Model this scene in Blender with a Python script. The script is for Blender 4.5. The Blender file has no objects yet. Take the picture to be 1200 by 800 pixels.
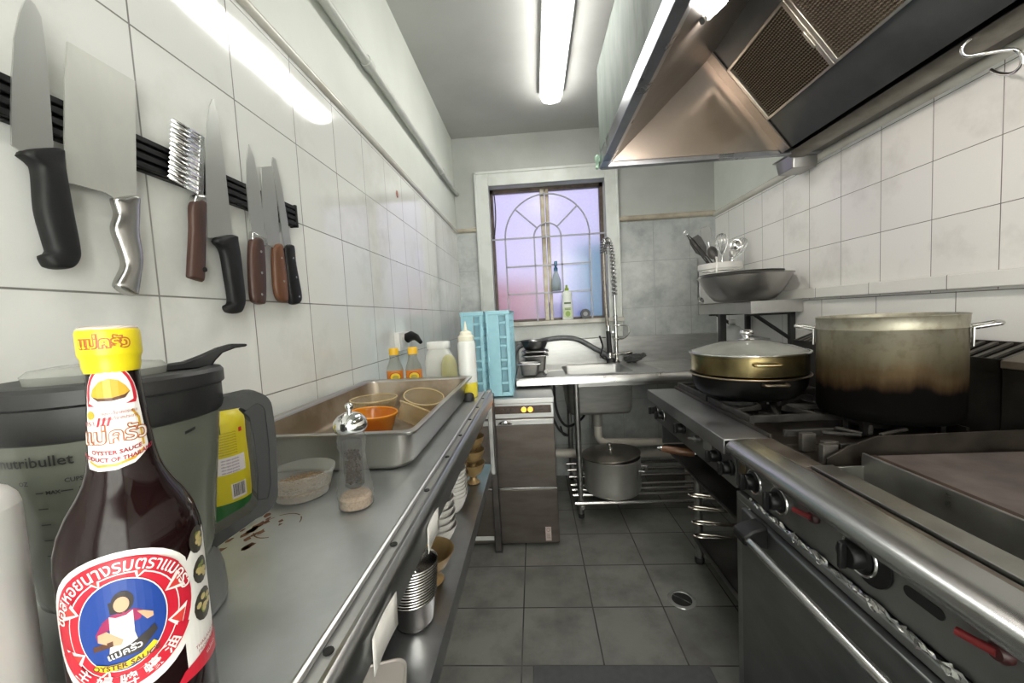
import bpy, bmesh, math, random
from mathutils import Vector, Matrix, Euler
random.seed(7)
PI = math.pi
scene = bpy.context.scene
COL = scene.collection
ORD = ['zeroth', 'first', 'second', 'third', 'fourth', 'fifth', 'sixth', 'seventh', 'eighth', 'ninth', 'tenth',
       'eleventh', 'twelfth', 'thirteenth', 'fourteenth', 'fifteenth', 'sixteenth']

# ------------------------------------------------------------------ materials
def nt(name):
    m = bpy.data.materials.new(name); m.use_nodes = True
    t = m.node_tree
    for n in list(t.nodes): t.nodes.remove(n)
    out = t.nodes.new('ShaderNodeOutputMaterial')
    return m, t, out

def sock(t, node, name, v):
    if hasattr(v, 'is_output'): t.links.new(v, node.inputs[name])
    else: node.inputs[name].default_value = v

def rgb(c): return (c[0], c[1], c[2], 1.0)

def noise(t, scale, detail=4, stretch=None, rough=.55):
    tc = t.nodes.new('ShaderNodeTexCoord'); v = tc.outputs['Object']
    if stretch:
        mp = t.nodes.new('ShaderNodeMapping'); mp.inputs['Scale'].default_value = stretch
        t.links.new(v, mp.inputs['Vector']); v = mp.outputs['Vector']
    n = t.nodes.new('ShaderNodeTexNoise'); n.inputs['Scale'].default_value = scale
    n.inputs['Detail'].default_value = detail; n.inputs['Roughness'].default_value = rough
    t.links.new(v, n.inputs['Vector'])
    return n.outputs['Fac']

def ramp(t, fac, stops):
    r = t.nodes.new('ShaderNodeValToRGB'); t.links.new(fac, r.inputs['Fac'])
    e = r.color_ramp.elements
    while len(e) < len(stops): e.new(.5)
    for el, (p, c) in zip(e, stops):
        el.position = p; el.color = rgb(c) if not isinstance(c, (int, float)) else (c, c, c, 1)
    return r.outputs['Color']

def mix(t, fac, a, b):
    n = t.nodes.new('ShaderNodeMix'); n.data_type = 'RGBA'
    sock(t, n, 0, fac)
    for i, v in ((6, a), (7, b)):
        if hasattr(v, 'is_output'): t.links.new(v, n.inputs[i])
        else: n.inputs[i].default_value = rgb(v)
    return n.outputs[2]

def bump(t, h, strength=.2, dist=.002):
    b = t.nodes.new('ShaderNodeBump'); b.inputs['Strength'].default_value = strength
    b.inputs['Distance'].default_value = dist; t.links.new(h, b.inputs['Height'])
    return b.outputs['Normal']

def pr_node(t, out, color, rough=.5, metal=0, normal=None, spec=None, **kw):
    p = t.nodes.new('ShaderNodeBsdfPrincipled')
    sock(t, p, 'Base Color', color if hasattr(color, 'is_output') else rgb(color))
    sock(t, p, 'Roughness', rough); sock(t, p, 'Metallic', metal)
    if normal is not None: t.links.new(normal, p.inputs['Normal'])
    if spec is not None: p.inputs['Specular IOR Level'].default_value = spec
    for k, v in kw.items(): sock(t, p, k.replace('_', ' '), v)
    t.links.new(p.outputs['BSDF'], out.inputs['Surface'])
    return p

def M(name, c, rough=.5, metal=0, c2=None, scale=12, lo=.35, hi=.65, stretch=None, rvar=0, bmp=0, spec=None, detail=5, **kw):
    m, t, out = nt(name)
    col = c; f = None
    if c2 is not None or rvar or bmp: f = noise(t, scale, detail, stretch)
    if c2 is not None: col = ramp(t, f, [(lo, c), (hi, c2)])
    r = rough
    if rvar: r = ramp(t, f, [(.3, max(.02, rough-rvar)), (.7, min(1, rough+rvar))])
    pr_node(t, out, col, r, metal, bump(t, f, bmp) if bmp else None, spec, **kw)
    return m

def clear(name, tint, alpha, rough=.08, c2=None, scale=30, body=1.0):
    """thin clear plastic or glass: see-through film with a glossy surface"""
    m, t, out = nt(name)
    tr = t.nodes.new('ShaderNodeBsdfTransparent'); tr.inputs['Color'].default_value = rgb(tint)
    p = t.nodes.new('ShaderNodeBsdfPrincipled')
    col = rgb([x*body for x in tint])
    if c2 is not None:
        t.links.new(ramp(t, noise(t, scale), [(.4, tint), (.6, c2)]), p.inputs['Base Color'])
    else: p.inputs['Base Color'].default_value = col
    p.inputs['Roughness'].default_value = rough
    mx = t.nodes.new('ShaderNodeMixShader')
    lw = t.nodes.new('ShaderNodeLayerWeight'); lw.inputs['Blend'].default_value = .25
    ma = t.nodes.new('ShaderNodeMath'); ma.operation = 'MULTIPLY_ADD'
    t.links.new(lw.outputs['Facing'], ma.inputs[0]); ma.inputs[1].default_value = .5; ma.inputs[2].default_value = alpha
    ma.use_clamp = True
    t.links.new(ma.outputs[0], mx.inputs[0]); t.links.new(tr.outputs[0], mx.inputs[1]); t.links.new(p.outputs[0], mx.inputs[2])
    t.links.new(mx.outputs[0], out.inputs['Surface'])
    return m

def tilemat(name, axes, origin, w, h, c1, c2, grout, msize=.0028, rough=.09, dirt=.0, spots=None, bmpn=.0):
    m, t, out = nt(name)
    tc = t.nodes.new('ShaderNodeTexCoord'); sp = t.nodes.new('ShaderNodeSeparateXYZ'); t.links.new(tc.outputs['Object'], sp.inputs[0])
    cb = t.nodes.new('ShaderNodeCombineXYZ')
    for i in (0, 1):
        s = t.nodes.new('ShaderNodeMath'); s.operation = 'SUBTRACT'
        t.links.new(sp.outputs['XYZ'.index(axes[i])], s.inputs[0]); s.inputs[1].default_value = origin[i] - 40*(w, h)[i]
        t.links.new(s.outputs[0], cb.inputs[i])
    b = t.nodes.new('ShaderNodeTexBrick'); b.offset = 0; b.squash = 1
    t.links.new(cb.outputs[0], b.inputs['Vector'])
    for k, v in (('Scale', 1), ('Mortar Size', msize/2), ('Mortar Smooth', .1), ('Bias', 0), ('Brick Width', w), ('Row Height', h)):
        b.inputs[k].default_value = v
    b.inputs['Color1'].default_value = rgb(c1); b.inputs['Color2'].default_value = rgb(c2); b.inputs['Mortar'].default_value = rgb(grout)
    col = b.outputs['Color']
    if spots:
        f = noise(t, spots[0], 6, None, .65)
        col = mix(t, ramp(t, f, [(spots[1], 0), (spots[2], 1)]), col, spots[3])
    inv = t.nodes.new('ShaderNodeMath'); inv.operation = 'SUBTRACT'; inv.inputs[0].default_value = 1; t.links.new(b.outputs['Fac'], inv.inputs[1])
    hgt = inv.outputs[0]
    if bmpn:
        ad = t.nodes.new('ShaderNodeMath'); ad.operation = 'MULTIPLY_ADD'
        t.links.new(noise(t, 6, 3), ad.inputs[0]); ad.inputs[1].default_value = bmpn; t.links.new(hgt, ad.inputs[2]); hgt = ad.outputs[0]
    r = ramp(t, b.outputs['Fac'], [(0, rough), (1, .8)])
    if dirt:
        r = mix(t, ramp(t, noise(t, 9, 5), [(.4, 0), (.7, 1)]), r, (rough+dirt,)*3)
    pr_node(t, out, col, r, 0, bump(t, hgt, .35, .0015))
    return m

def emit(name, c, s):
    m, t, out = nt(name)
    e = t.nodes.new('ShaderNodeEmission'); e.inputs['Color'].default_value = rgb(c); e.inputs['Strength'].default_value = s
    t.links.new(e.outputs[0], out.inputs['Surface'])
    return m

# ------------------------------------------------------------------ mesh builder
class MB:
    def __init__(self): self.bm = bmesh.new()
    def box(self, x0, x1, y0, y1, z0, z1, mat=None):
        r = bmesh.ops.create_cube(self.bm, size=1)
        for v in r['verts']:
            v.co = Vector(((x0+x1)/2+v.co.x*(x1-x0), (y0+y1)/2+v.co.y*(y1-y0), (z0+z1)/2+v.co.z*(z1-z0)))
            if mat: v.co = mat @ v.co
        return self
    def quad(self, *pts):
        self.bm.faces.new([self.bm.verts.new(p) for p in pts]); return self
    def ring(self, c, u, v, ru, rv, n):
        return [self.bm.verts.new(c + u*(ru*math.cos(2*PI*i/n)) + v*(rv*math.sin(2*PI*i/n))) for i in range(n)]
    def bridge(self, a, b):
        n = len(a)
        for i in range(n):
            try: self.bm.faces.new((a[i], a[(i+1) % n], b[(i+1) % n], b[i]))
            except ValueError: pass
    def tube(self, pts, r, n=10, closed=False, caps=True, flat=1.0, up=None):
        pts = [Vector(p) for p in pts]; k = len(pts)
        rs = r if isinstance(r, (list, tuple)) else [r]*k
        rings = []; prev = None
        for i, p in enumerate(pts):
            if closed: d = (pts[(i+1) % k]-pts[i-1])
            else: d = pts[min(i+1, k-1)]-pts[max(i-1, 0)]
            d = d.normalized() if d.length > 1e-9 else Vector((0, 0, 1))
            if prev is None:
                ref = Vector(up) if up else (Vector((0, 0, 1)) if abs(d.z) < .9 else Vector((1, 0, 0)))
                u = d.cross(ref).normalized()
            else:
                u = (prev - d*prev.dot(d)); u = u.normalized() if u.length > 1e-6 else d.orthogonal().normalized()
            v = d.cross(u).normalized(); prev = u
            rings.append(self.ring(p, u, v, rs[i], rs[i]*flat, n))
        for a, b in zip(rings, rings[1:]): self.bridge(a, b)
        if closed: self.bridge(rings[-1], rings[0])
        elif caps:
            self.bm.faces.new(list(reversed(rings[0]))); self.bm.faces.new(rings[-1])
        return self
    def cyl(self, p0, p1, r, r1=None, n=20, caps=True):
        return self.tube([p0, p1], [r, r if r1 is None else r1], n, caps=caps)
    def lathe(self, prof, c=(0, 0, 0), n=40, mat=None):
        """prof: list of (radius, z); radius 0 closes the end"""
        c = Vector(c); rings = []
        for r, z in prof:
            if r < 1e-6: rings.append([self.bm.verts.new(c + Vector((0, 0, z)))])
            else: rings.append([self.bm.verts.new(c + Vector((r*math.cos(2*PI*i/n), r*math.sin(2*PI*i/n), z))) for i in range(n)])
        vs = [v for R in rings for v in R]
        for a, b in zip(rings, rings[1:]):
            if len(a) == 1 and len(b) == 1: continue
            if len(a) == 1:
                for i in range(n): self.bm.faces.new((a[0], b[(i+1) % n], b[i]))
            elif len(b) == 1:
                for i in range(n): self.bm.faces.new((a[i], a[(i+1) % n], b[0]))
            else: self.bridge(a, b)
        if mat:
            for v in vs: v.co = mat @ v.co
        return self
    def prism(self, poly, depth, fn):
        """2D polygon -> solid; fn(u, v, w) gives the 3D point, w runs 0..depth"""
        a = [self.bm.verts.new(fn(u, v, 0)) for u, v in poly]
        b = [self.bm.verts.new(fn(u, v, depth)) for u, v in poly]
        self.bm.faces.new(a); self.bm.faces.new(list(reversed(b)))
        self.bridge(b, a)
        return self
    def rbox(self, x0, x1, y0, y1, z0, z1, r, seg=5):
        """box with rounded vertical edges"""
        self.prism(rrect(x0, x1, y0, y1, r, seg), z1-z0, lambda u, v, w: Vector((u, v, z0+w))); return self
    def loft(self, loops, cap0=True, cap1=True):
        R = [[self.bm.verts.new(p) for p in L] for L in loops]
        for a, b in zip(R, R[1:]): self.bridge(a, b)
        if cap0: self.bm.faces.new(list(reversed(R[0])))
        if cap1: self.bm.faces.new(R[-1])
        return self
    def sphere(self, c, r, sx=1, sy=1, sz=1, n=16):
        q = bmesh.ops.create_uvsphere(self.bm, u_segments=n, v_segments=max(6, n//2), radius=r)
        for v in q['verts']: v.co = Vector(c) + Vector((v.co.x*sx, v.co.y*sy, v.co.z*sz))
        return self
    def xf(self, m):
        for v in self.bm.verts: v.co = m @ v.co
        return self
    def build(self, name, mat, parent=None, bevel=0, smooth=40, world=True, seg=2, solid=0):
        """vertices are world coordinates unless world=False"""
        bmesh.ops.recalc_face_normals(self.bm, faces=self.bm.faces[:])
        me = bpy.data.meshes.new(name)
        root = parent
        while root is not None and root.parent is not None: root = root.parent
        if world and root is not None:
            inv = root.matrix_basis.inverted()
            for v in self.bm.verts: v.co = inv @ v.co
        self.bm.to_mesh(me); self.bm.free()
        for mm in (mat if isinstance(mat, (list, tuple)) else [mat]): me.materials.append(mm)
        if smooth:
            me.polygons.foreach_set('use_smooth', [True]*len(me.polygons)); me.set_sharp_from_angle(angle=math.radians(smooth))
        o = bpy.data.objects.new(name, me); COL.objects.link(o)
        if parent is not None: o.parent = parent
        if solid:
            s = o.modifiers.new('solid', 'SOLIDIFY'); s.thickness = solid; s.offset = 0
        if bevel:
            b = o.modifiers.new('bevel', 'BEVEL'); b.width = bevel; b.segments = seg; b.limit_method = 'ANGLE'; b.angle_limit = math.radians(35)
            b.harden_normals = False
        return o

def rrect(x0, x1, y0, y1, r, seg=5):
    P = []
    for cx, cy, a0 in ((x1-r, y0+r, -PI/2), (x1-r, y1-r, 0), (x0+r, y1-r, PI/2), (x0+r, y0+r, PI)):
        for i in range(seg+1):
            a = a0+PI/2*i/seg; P.append((cx+r*math.cos(a), cy+r*math.sin(a)))
    return P

def arc(cx, cy, r, a0, a1, n): return [(cx+r*math.cos(a0+(a1-a0)*i/n), cy+r*math.sin(a0+(a1-a0)*i/n)) for i in range(n+1)]
def smooth_closed(P, n=4):
    """closed Catmull-Rom through a 2D outline"""
    out = []; k = len(P)
    for i in range(k):
        p0, p1, p2, p3 = (Vector(P[(i+j-1) % k]) for j in range(4))
        for q in range(n):
            t = q/n; out.append(tuple(.5*((2*p1)+(p2-p0)*t+(2*p0-5*p1+4*p2-p3)*t*t+(3*p1-p0-3*p2+p3)*t**3)))
    return out
def lerp(a, b, t): return a+(b-a)*t
def smoothpts(pts, n=6):
    """Catmull-Rom through the points"""
    P = [Vector(p) for p in pts]; out = []
    for i in range(len(P)-1):
        p0, p1, p2, p3 = P[max(i-1, 0)], P[i], P[i+1], P[min(i+2, len(P)-1)]
        for k in range(n):
            t = k/n
            out.append(.5*((2*p1)+(p2-p0)*t+(2*p0-5*p1+4*p2-p3)*t*t+(3*p1-p0-3*p2+p3)*t**3))
    return out+[P[-1]]

def thing(name, label, cat, loc=(0, 0, 0), rz=0, group=None, rot=None):
    o = bpy.data.objects.new(name, None); COL.objects.link(o)
    o.location = loc; o.rotation_euler = rot if rot else (0, 0, rz); o.empty_display_size = .02
    o.matrix_basis = Matrix.LocRotScale(Vector(loc), Euler(o.rotation_euler), None)
    o['label'] = label; o['category'] = cat
    if group: o['group'] = group
    return o
def tag(o, label, cat, group=None):
    o['label'] = label; o['category'] = cat
    if group: o['group'] = group
    return o
def struct(o):
    o['kind'] = 'structure'; return o
def kids(o): return [c for c in bpy.data.objects if c.parent == o]
def dup(o, loc=None, rot=None, label=None, group=None, parent=None):
    c = o.copy(); COL.objects.link(c)
    if parent is not None: c.parent = parent
    if loc is not None: c.location = loc
    if rot is not None: c.rotation_euler = rot
    if label: c['label'] = label
    if group: c['group'] = group
    for ch in kids(o): dup(ch, parent=c)
    return c

# ------------------------------------------------------------------ lettering
def text_mesh(s, size, align='CENTER', bold=0.0):
    cu = bpy.data.curves.new('letters', 'FONT'); cu.body = s; cu.size = size; cu.align_x = align; cu.align_y = 'CENTER'
    cu.resolution_u = 2; cu.offset = bold
    o = bpy.data.objects.new('letters', cu); COL.objects.link(o)
    dg = bpy.context.evaluated_depsgraph_get()
    me = bpy.data.meshes.new_from_object(o.evaluated_get(dg))
    bpy.data.objects.remove(o); bpy.data.curves.remove(cu)
    bm = bmesh.new(); bm.from_mesh(me); bpy.data.meshes.remove(me)
    return bm
def merge(mb, bm, fn):
    vm = {}
    for v in bm.verts: vm[v] = mb.bm.verts.new(fn(v.co.x, v.co.y))
    for f in bm.faces:
        try: mb.bm.faces.new([vm[v] for v in f.verts])
        except ValueError: pass
    bm.free()
def flat_shape(poly, du=.003):
    """flat 2D polygon cut into strips so that it can be wrapped round a bottle"""
    bm = bmesh.new(); bm.faces.new([bm.verts.new((u, v, 0)) for u, v in poly])
    us = [p[0] for p in poly]; u = min(us)+du
    while u < max(us):
        bmesh.ops.bisect_plane(bm, geom=bm.verts[:]+bm.edges[:]+bm.faces[:], plane_co=(u, 0, 0), plane_no=(1, 0, 0)); u += du
    vs = [p[1] for p in poly]; v = min(vs)+du*2
    while v < max(vs):
        bmesh.ops.bisect_plane(bm, geom=bm.verts[:]+bm.edges[:]+bm.faces[:], plane_co=(0, v, 0), plane_no=(0, 1, 0)); v += du*2
    return bm
def ell(cx, cy, a, b, n=40, t0=0, t1=2*PI):
    return [(cx+a*math.cos(t0+(t1-t0)*i/n), cy+b*math.sin(t0+(t1-t0)*i/n)) for i in range(n if t1-t0 > 6.28 else n+1)]
CAM_ROWS = ((0.997042, 0.056163, -0.052464), (-0.048600, -0.068085, -0.996495), (-0.059538, 0.996098, -0.065154))
# ------------------------------------------------------------------ shared materials
steel = M('stainless_steel', (.42, .42, .415), .38, .85, (.50, .50, .49), 9, stretch=(1, 1, 6), rvar=.04)
steel_bright = M('bright_steel', (.62, .62, .61), .22, 1, (.74, .74, .73), 25, rvar=.07)
steel_dull = M('dull_steel', (.27, .265, .255), .42, 1, (.37, .365, .355), 6, stretch=(1, 1, 3), rvar=.1)
bench_steel = M('brushed_bench_steel', (.42, .44, .44), .42, .8, (.49, .51, .51), 14, rvar=.05, bmp=.02)
chrome = M('chrome', (.82, .82, .82), .08, 1)
black_plastic = M('black_plastic', (.006, .006, .0065), .4, 0, (.010, .010, .0105), 40, spec=.25)
black_rubber = M('black_rubber', (.016, .016, .017), .6)
grey_plastic = M('grey_plastic', (.11, .11, .115), .45)
white_plastic = M('white_plastic', (.72, .71, .68), .4, 0, (.78, .77, .74), 15)
cast_iron = M('cast_iron', (.022, .021, .02), .55, .3, (.06, .055, .05), 22, bmp=.25)
burnt_steel = M('burnt_steel', (.035, .03, .027), .5, .6, (.09, .075, .06), 10, rvar=.1)
white_paint = M('white_paint', (.66, .66, .62), .45, 0, (.55, .55, .5), 5, .5, .8)
dark_slot = M('dark_slot', (.006, .006, .006), .8)
rust_brown = M('brown_residue', (.09, .03, .012), .6, 0, (.16, .07, .03), 60)
# ------------------------------------------------------------------ the room
XL, XR, YB, YF, ZC, ZT = -.575, 1.41, 3.06, -1.5, 2.71, 1.99
tile_l = tilemat('white_wall_tile', 'YZ', (.565, 1.37), .2, .2, (.70, .705, .68), (.735, .735, .71), (.18, .175, .16), rough=.05, dirt=.04, spots=(3, .5, .85, (.52, .52, .47)))
tile_r = tilemat('white_wall_tile_plain', 'YZ', (1.255, 1.37), .2, .2, (.78, .765, .745), (.81, .80, .775), (.17, .16, .15), rough=.13, dirt=.1, spots=(4, .5, .9, (.52, .5, .47)))
tile_rl = tilemat('white_wall_tile_long', 'YZ', (1.372, 1.313), .3, .3, (.78, .77, .755), (.81, .80, .78), (.15, .14, .13), rough=.13, dirt=.1)
tile_b = tilemat('marbled_wall_tile', 'XZ', (.947, 1.682), .272, .357, (.42, .44, .43), (.46, .475, .46), (.17, .17, .16), rough=.16, dirt=.12, spots=(7, .4, .68, (.30, .32, .315)))
paint_l = M('cream_wall_paint', (.64, .665, .61), .5, 0, (.58, .605, .55), 2.5, bmp=.03)
paint_b = M('grey_wall_paint', (.43, .44, .42), .55, 0, (.37, .38, .355), 3, bmp=.03)
ceil_m = M('ceiling_paint', (.50, .50, .48), .6, 0, (.42, .42, .40), 1.7, .4, .7, bmp=.03)
slate = tilemat('slate_floor_tile', 'XY', (-.108, 1.644), .307, .287, (.135, .136, .122), (.165, .165, .150), (.018, .017, .015), .006, .40, .2, (5, .42, .7, (.085, .082, .074)), .5)

struct(MB().box(XL-.1, XR+.1, YF-.1, YB+.2, -.06, 0).build('floor', slate, smooth=0))
struct(MB().box(XL-.1, XR+.1, YF-.1, YB+.2, ZC, ZC+.06).build('ceiling', ceil_m, smooth=0))
def wall(name, boxes_lo, boxes_hi, mats):
    mb = MB()
    for b in boxes_lo: mb.box(*b)
    n = len(mb.bm.faces)
    for b in boxes_hi: mb.box(*b)
    mb.bm.faces.ensure_lookup_table()
    for i, f in enumerate(mb.bm.faces): f.material_index = 0 if i < n else 1
    return struct(mb.build(name, mats, smooth=0))
wall('wall_left', [(XL-.08, XL, YF, YB, 0, ZT)], [(XL-.08, XL, YF, YB, ZT, ZC)], [tile_l, paint_l])
mbw = MB(); mbw.box(XR, XR+.08, YF, YB, 0, 1.315); mbw.box(XR, XR+.08, YF, YB, 1.315, ZT); mbw.box(XR, XR+.08, YF, YB, ZT, ZC)
mbw.bm.faces.ensure_lookup_table()
for i, f in enumerate(mbw.bm.faces): f.material_index = i//6
struct(mbw.build('wall_right', [tile_rl, tile_r, paint_l], smooth=0))
WX0, WX1, WZ0, WZ1 = -.315, .60, 1.262, 2.335
wall('wall_back', [(XL-.08, WX0, YB, YB+.14, 0, ZT), (WX1, XR+.08, YB, YB+.14, 0, ZT), (WX0, WX1, YB, YB+.14, 0, WZ0)],
     [(XL-.08, WX0, YB, YB+.14, ZT, ZC), (WX1, XR+.08, YB, YB+.14, ZT, ZC), (WX0, WX1, YB, YB+.14, WZ1, ZC)], [tile_b, paint_b])
wall('wall_front', [(XL-.08, XR+.08, YF-.08, YF, 0, ZT)], [(XL-.08, XR+.08, YF-.08, YF, ZT, ZC)], [tile_b, paint_b])
trim_m = M('glazed_trim', (.60, .585, .53), .2, 0, (.47, .43, .36), 6, .45, .75)
trim_d = M('stained_trim', (.45, .40, .32), .3, 0, (.30, .25, .19), 7, .4, .7)
def bead(name, p, q, m, r=.013):
    return struct(MB().tube([p, q], r, 12).build(name, m))
bead('trim_1', (XL-.002, YF, ZT+.005), (XL-.002, YB, ZT+.005), trim_m, .014)
bead('trim_2', (XR+.002, YF, ZT+.012), (XR+.002, YB, ZT+.012), trim_m, .020)
bead('trim_3', (WX1+.09, YB, ZT+.022), (XR, YB, ZT+.022), trim_d, .022)
bead('trim_4', (XL, YB, ZT+.012), (WX0-.10, YB, ZT+.012), trim_d, .018)
ledge_m = tilemat('ledge_tile', 'YZ', (1.372, 1.0), .3, .9, (.78, .77, .75), (.81, .80, .77), (.15, .14, .13), rough=.13, dirt=.1)
struct(MB().box(XR-.030, XR+.01, YF, 3.05, 1.322, 1.372).build('trim_5', ledge_m, bevel=.004))
# window: architrave, reveal, dark aluminium sash, frosted panes, white security grille
win = thing('window_1', 'x', 'x'); del win['label'], win['category']; win['kind'] = 'structure'
win_paint = M('window_frame_paint', (.62, .64, .61), .4, 0, (.50, .52, .48), 6, .45, .75)
mb = MB()
ox0, ox1, oz1, iz0 = -.412, .688, 2.432, 1.262
mb.box(ox0, WX0+.012, YB-.028, YB, 1.15, oz1); mb.box(WX1-.012, ox1, YB-.028, YB, 1.15, oz1)
mb.box(WX0+.012, WX1-.012, YB-.028, YB, WZ1-.012, oz1)
mb.box(ox0, ox1, YB-.034, YB, oz1-.018, oz1+.003); 
mb.box(ox0, ox0+.018, YB-.034, YB, 1.15, oz1); mb.box(ox1-.018, ox1, YB-.034, YB, 1.15, oz1)
mb.build('architrave', win_paint, win, bevel=.004)
mb = MB()
mb.box(WX0, WX0+.012, YB-.02, YB+.12, WZ0, WZ1); mb.box(WX1-.012, WX1, YB-.02, YB+.12, WZ0, WZ1)
mb.box(WX0, WX1, YB-.02, YB+.12, WZ1-.012, WZ1)
mb.build('reveal', win_paint, win, bevel=.002)
MB().box(ox0-.01, ox1+.01, YB-.06, YB+.12, WZ0-.035, WZ0).build('window_sill', M('sill_paint', (.55, .54, .49), .5, 0, (.38, .36, .31), 9, .45, .7), win, bevel=.006)
MB().box(ox0, ox1, YB-.022, YB, 1.11, WZ0-.035).build('apron', win_paint, win, bevel=.003)
sash_m = M('sash_bronze', (.07, .05, .04), .4, .3, (.12, .09, .07), 20)
gold = M('mullion_anodised', (.24, .20, .13), .4, .4, (.34, .32, .26), 12)
sx0, sx1, sz0, sz1, sy = WX0+.012, WX1-.012, WZ0, WZ1-.012, YB+.07
mb = MB(); mb.box(sx0, sx0+.022, sy, sy+.04, sz0, sz1); mb.box(sx1-.03, sx1, sy, sy+.04, sz0, sz1)
mb.box(sx0, sx1, sy, sy+.04, sz1-.034, sz1); mb.box(sx0, sx1, sy, sy+.04, sz0, sz0+.018)
mb.build('sash_frame', sash_m, win, bevel=.002)
mb = MB(); mb.box(.095, .128, sy-.008, sy+.035, sz0, sz1-.02); mb.box(.135, .162, sy-.002, sy+.035, sz0, sz1-.02)
mb.build('mullion', gold, win, bevel=.002)
# frosted glass: lets the daylight and the blurred colours of the yard through
m, t, out = nt('frosted_glass')
tl = t.nodes.new('ShaderNodeBsdfTranslucent')
f = noise(t, 60, 6, None, .7); f2 = noise(t, 2.2, 2)
tl_c = mix(t, ramp(t, f, [(.35, 0), (.7, 1)]), (.80, .80, .90), (.97, .96, 1.0))
t.links.new(tl_c, tl.inputs['Color'])
rf = t.nodes.new('ShaderNodeBsdfRefraction'); rf.inputs['Roughness'].default_value = .8; rf.inputs['IOR'].default_value = 1.3
rf.inputs['Color'].default_value = (.9, .9, .95, 1)
gl = t.nodes.new('ShaderNodeBsdfGlossy'); gl.inputs['Roughness'].default_value = .25; gl.inputs['Color'].default_value = (.8, .8, .8, 1)
m1 = t.nodes.new('ShaderNodeMixShader'); m1.inputs[0].default_value = .38
t.links.new(rf.outputs[0], m1.inputs[1]); t.links.new(tl.outputs[0], m1.inputs[2])
m2 = t.nodes.new('ShaderNodeMixShader'); m2.inputs[0].default_value = .05
t.links.new(m1.outputs[0], m2.inputs[1]); t.links.new(gl.outputs[0], m2.inputs[2]); t.links.new(m2.outputs[0], out.inputs['Surface'])
frost = m
MB().quad((sx0+.02, sy+.02, sz0+.016), (.112, sy+.02, sz0+.016), (.112, sy+.02, sz1-.03), (sx0+.02, sy+.02, sz1-.03)).build('pane', frost, win)
MB().quad((.15, sy+.026, sz0+.016), (sx1-.028, sy+.026, sz0+.016), (sx1-.028, sy+.026, sz1-.03), (.15, sy+.026, sz1-.03)).build('pane', frost, win)
gy = YB+.045; gr = .0062
gx = .142
mb = MB()
zs = 1.925
for z in (zs, 1.702, 1.484): mb.box(WX0+.01 if z > 1.9 else -.20, WX1-.01 if z > 1.9 else .468, gy-.004, gy+.004, z-.006, z+.006)
for x in (-.197, .033, .246, .468): mb.box(x-.006, x+.006, gy-.004, gy+.004, WZ0, zs)
def arc3(cx, cz, r, a0, a1, n): return [(cx+r*math.cos(a0+(a1-a0)*i/n), gy, cz+r*math.sin(a0+(a1-a0)*i/n)) for i in range(n+1)]
mb.tube(arc3(.137, zs, .333, 0, PI, 36), gr, 8); mb.tube(arc3(.139, zs, .107, 0, PI, 24), gr, 8)
for a in (43*PI/180, 137*PI/180):
    mb.tube([(.138+.107*math.cos(a), gy, zs+.107*math.sin(a)), (.138+.333*math.cos(a), gy, zs+.333*math.sin(a))], gr, 8)
mb.build('security_grille', M('grille_white', (.36, .36, .39), .4), win)
# the yard outside, blurred by the panes
yard = MB().box(-1.3, .12, 3.95, 4.0, .3, 1.66).build('garden_wall', M('pink_render', (.95, .38, .28), .8, 0, (.85, .32, .25), 5)); struct(yard)
bin_ = MB().rbox(.42, 1.25, 3.75, 4.25, .3, 1.95, .05).build('teal_screen', M('teal_sheet', (.20, .75, .72), .6, 0, (.25, .8, .78), 4)); struct(bin_)
b2 = MB().rbox(.10, .42, 3.55, 3.9, .3, 1.42, .05).build('blue_screen', M('blue_sheet', (.16, .18, .85), .6)); struct(b2)
# ------------------------------------------------------------------ ceiling light, pipe
def batten(x, y0, y1, label, grp=None):
    t = thing('ceiling_light', label, 'light', (x, (y0+y1)/2, ZC))
    MB().box(x-.075, x+.075, y0+.02, y1-.02, ZC-.028, ZC).build('light_base', white_paint, t, bevel=.004)
    prof = [(-.062, ZC-.03), (-.060, ZC-.052), (-.048, ZC-.068), (-.02, ZC-.073), (.02, ZC-.073), (.048, ZC-.068), (.060, ZC-.052), (.062, ZC-.03)]
    loops = []
    for y, s in ((y0, .72), (y0+.03, 1), (y1-.03, 1), (y1, .72)):
        loops.append([Vector((x+u*s, y, ZC-.03+(z-ZC+.03)*s)) for u, z in prof])
    MB().loft(loops).build('diffuser', emit('fluorescent_diffuser', (1, .985, .93), 9), t)
    mb = MB()
    for u in (-.024, .024): mb.box(x+u-.003, x+u+.003, y0+.03, y1-.03, ZC-.0745, ZC-.0715)
    mb.build('diffuser_ridge', M('diffuser_ridge', (.5, .5, .47), .5), t)
    return t
batten(.176, 1.28, 2.56, 'lit fluorescent batten with white diffuser on the ceiling in front of the window')
batten(.20, -1.25, .0, 'added unseen fill batten behind the camera on the ceiling over the aisle')  # extra lamp out of view, added to brighten the room from behind
pp = M('painted_pipe', (.56, .57, .53), .38, 0, (.44, .45, .41), 6, .45, .75)
t = thing('wall_pipe', 'cream painted pipe running along the left wall above the tiles', 'pipe', (-.552, 1, 2.27))
MB().tube([(-.553, YF+.02, 2.205), (-.553, 1.0, 2.235), (-.553, 3.055, 2.285)], .0165, 14).build('tube', pp, t)
for y in (1.42, 2.55):
    mb = MB(); z = 2.235+(y-1)*.0243
    mb.tube([(-.553, y-.022, z), (-.553, y+.022, z)], .021, 14); mb.box(-.576, -.55, y-.008, y+.008, z-.006, z+.006)
    mb.build('coupling', pp, t)
tag(MB().sphere((-.573, 1.70, 1.873), .014, .18, 1, 1.2, 10).build('wall_plug', M('red_plug', (.28, .05, .03), .5, 0, (.5, .3, .25), 90)), 'small dark red smear of filler in the upper left wall tiles', 'patch')
mb = MB()
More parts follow.
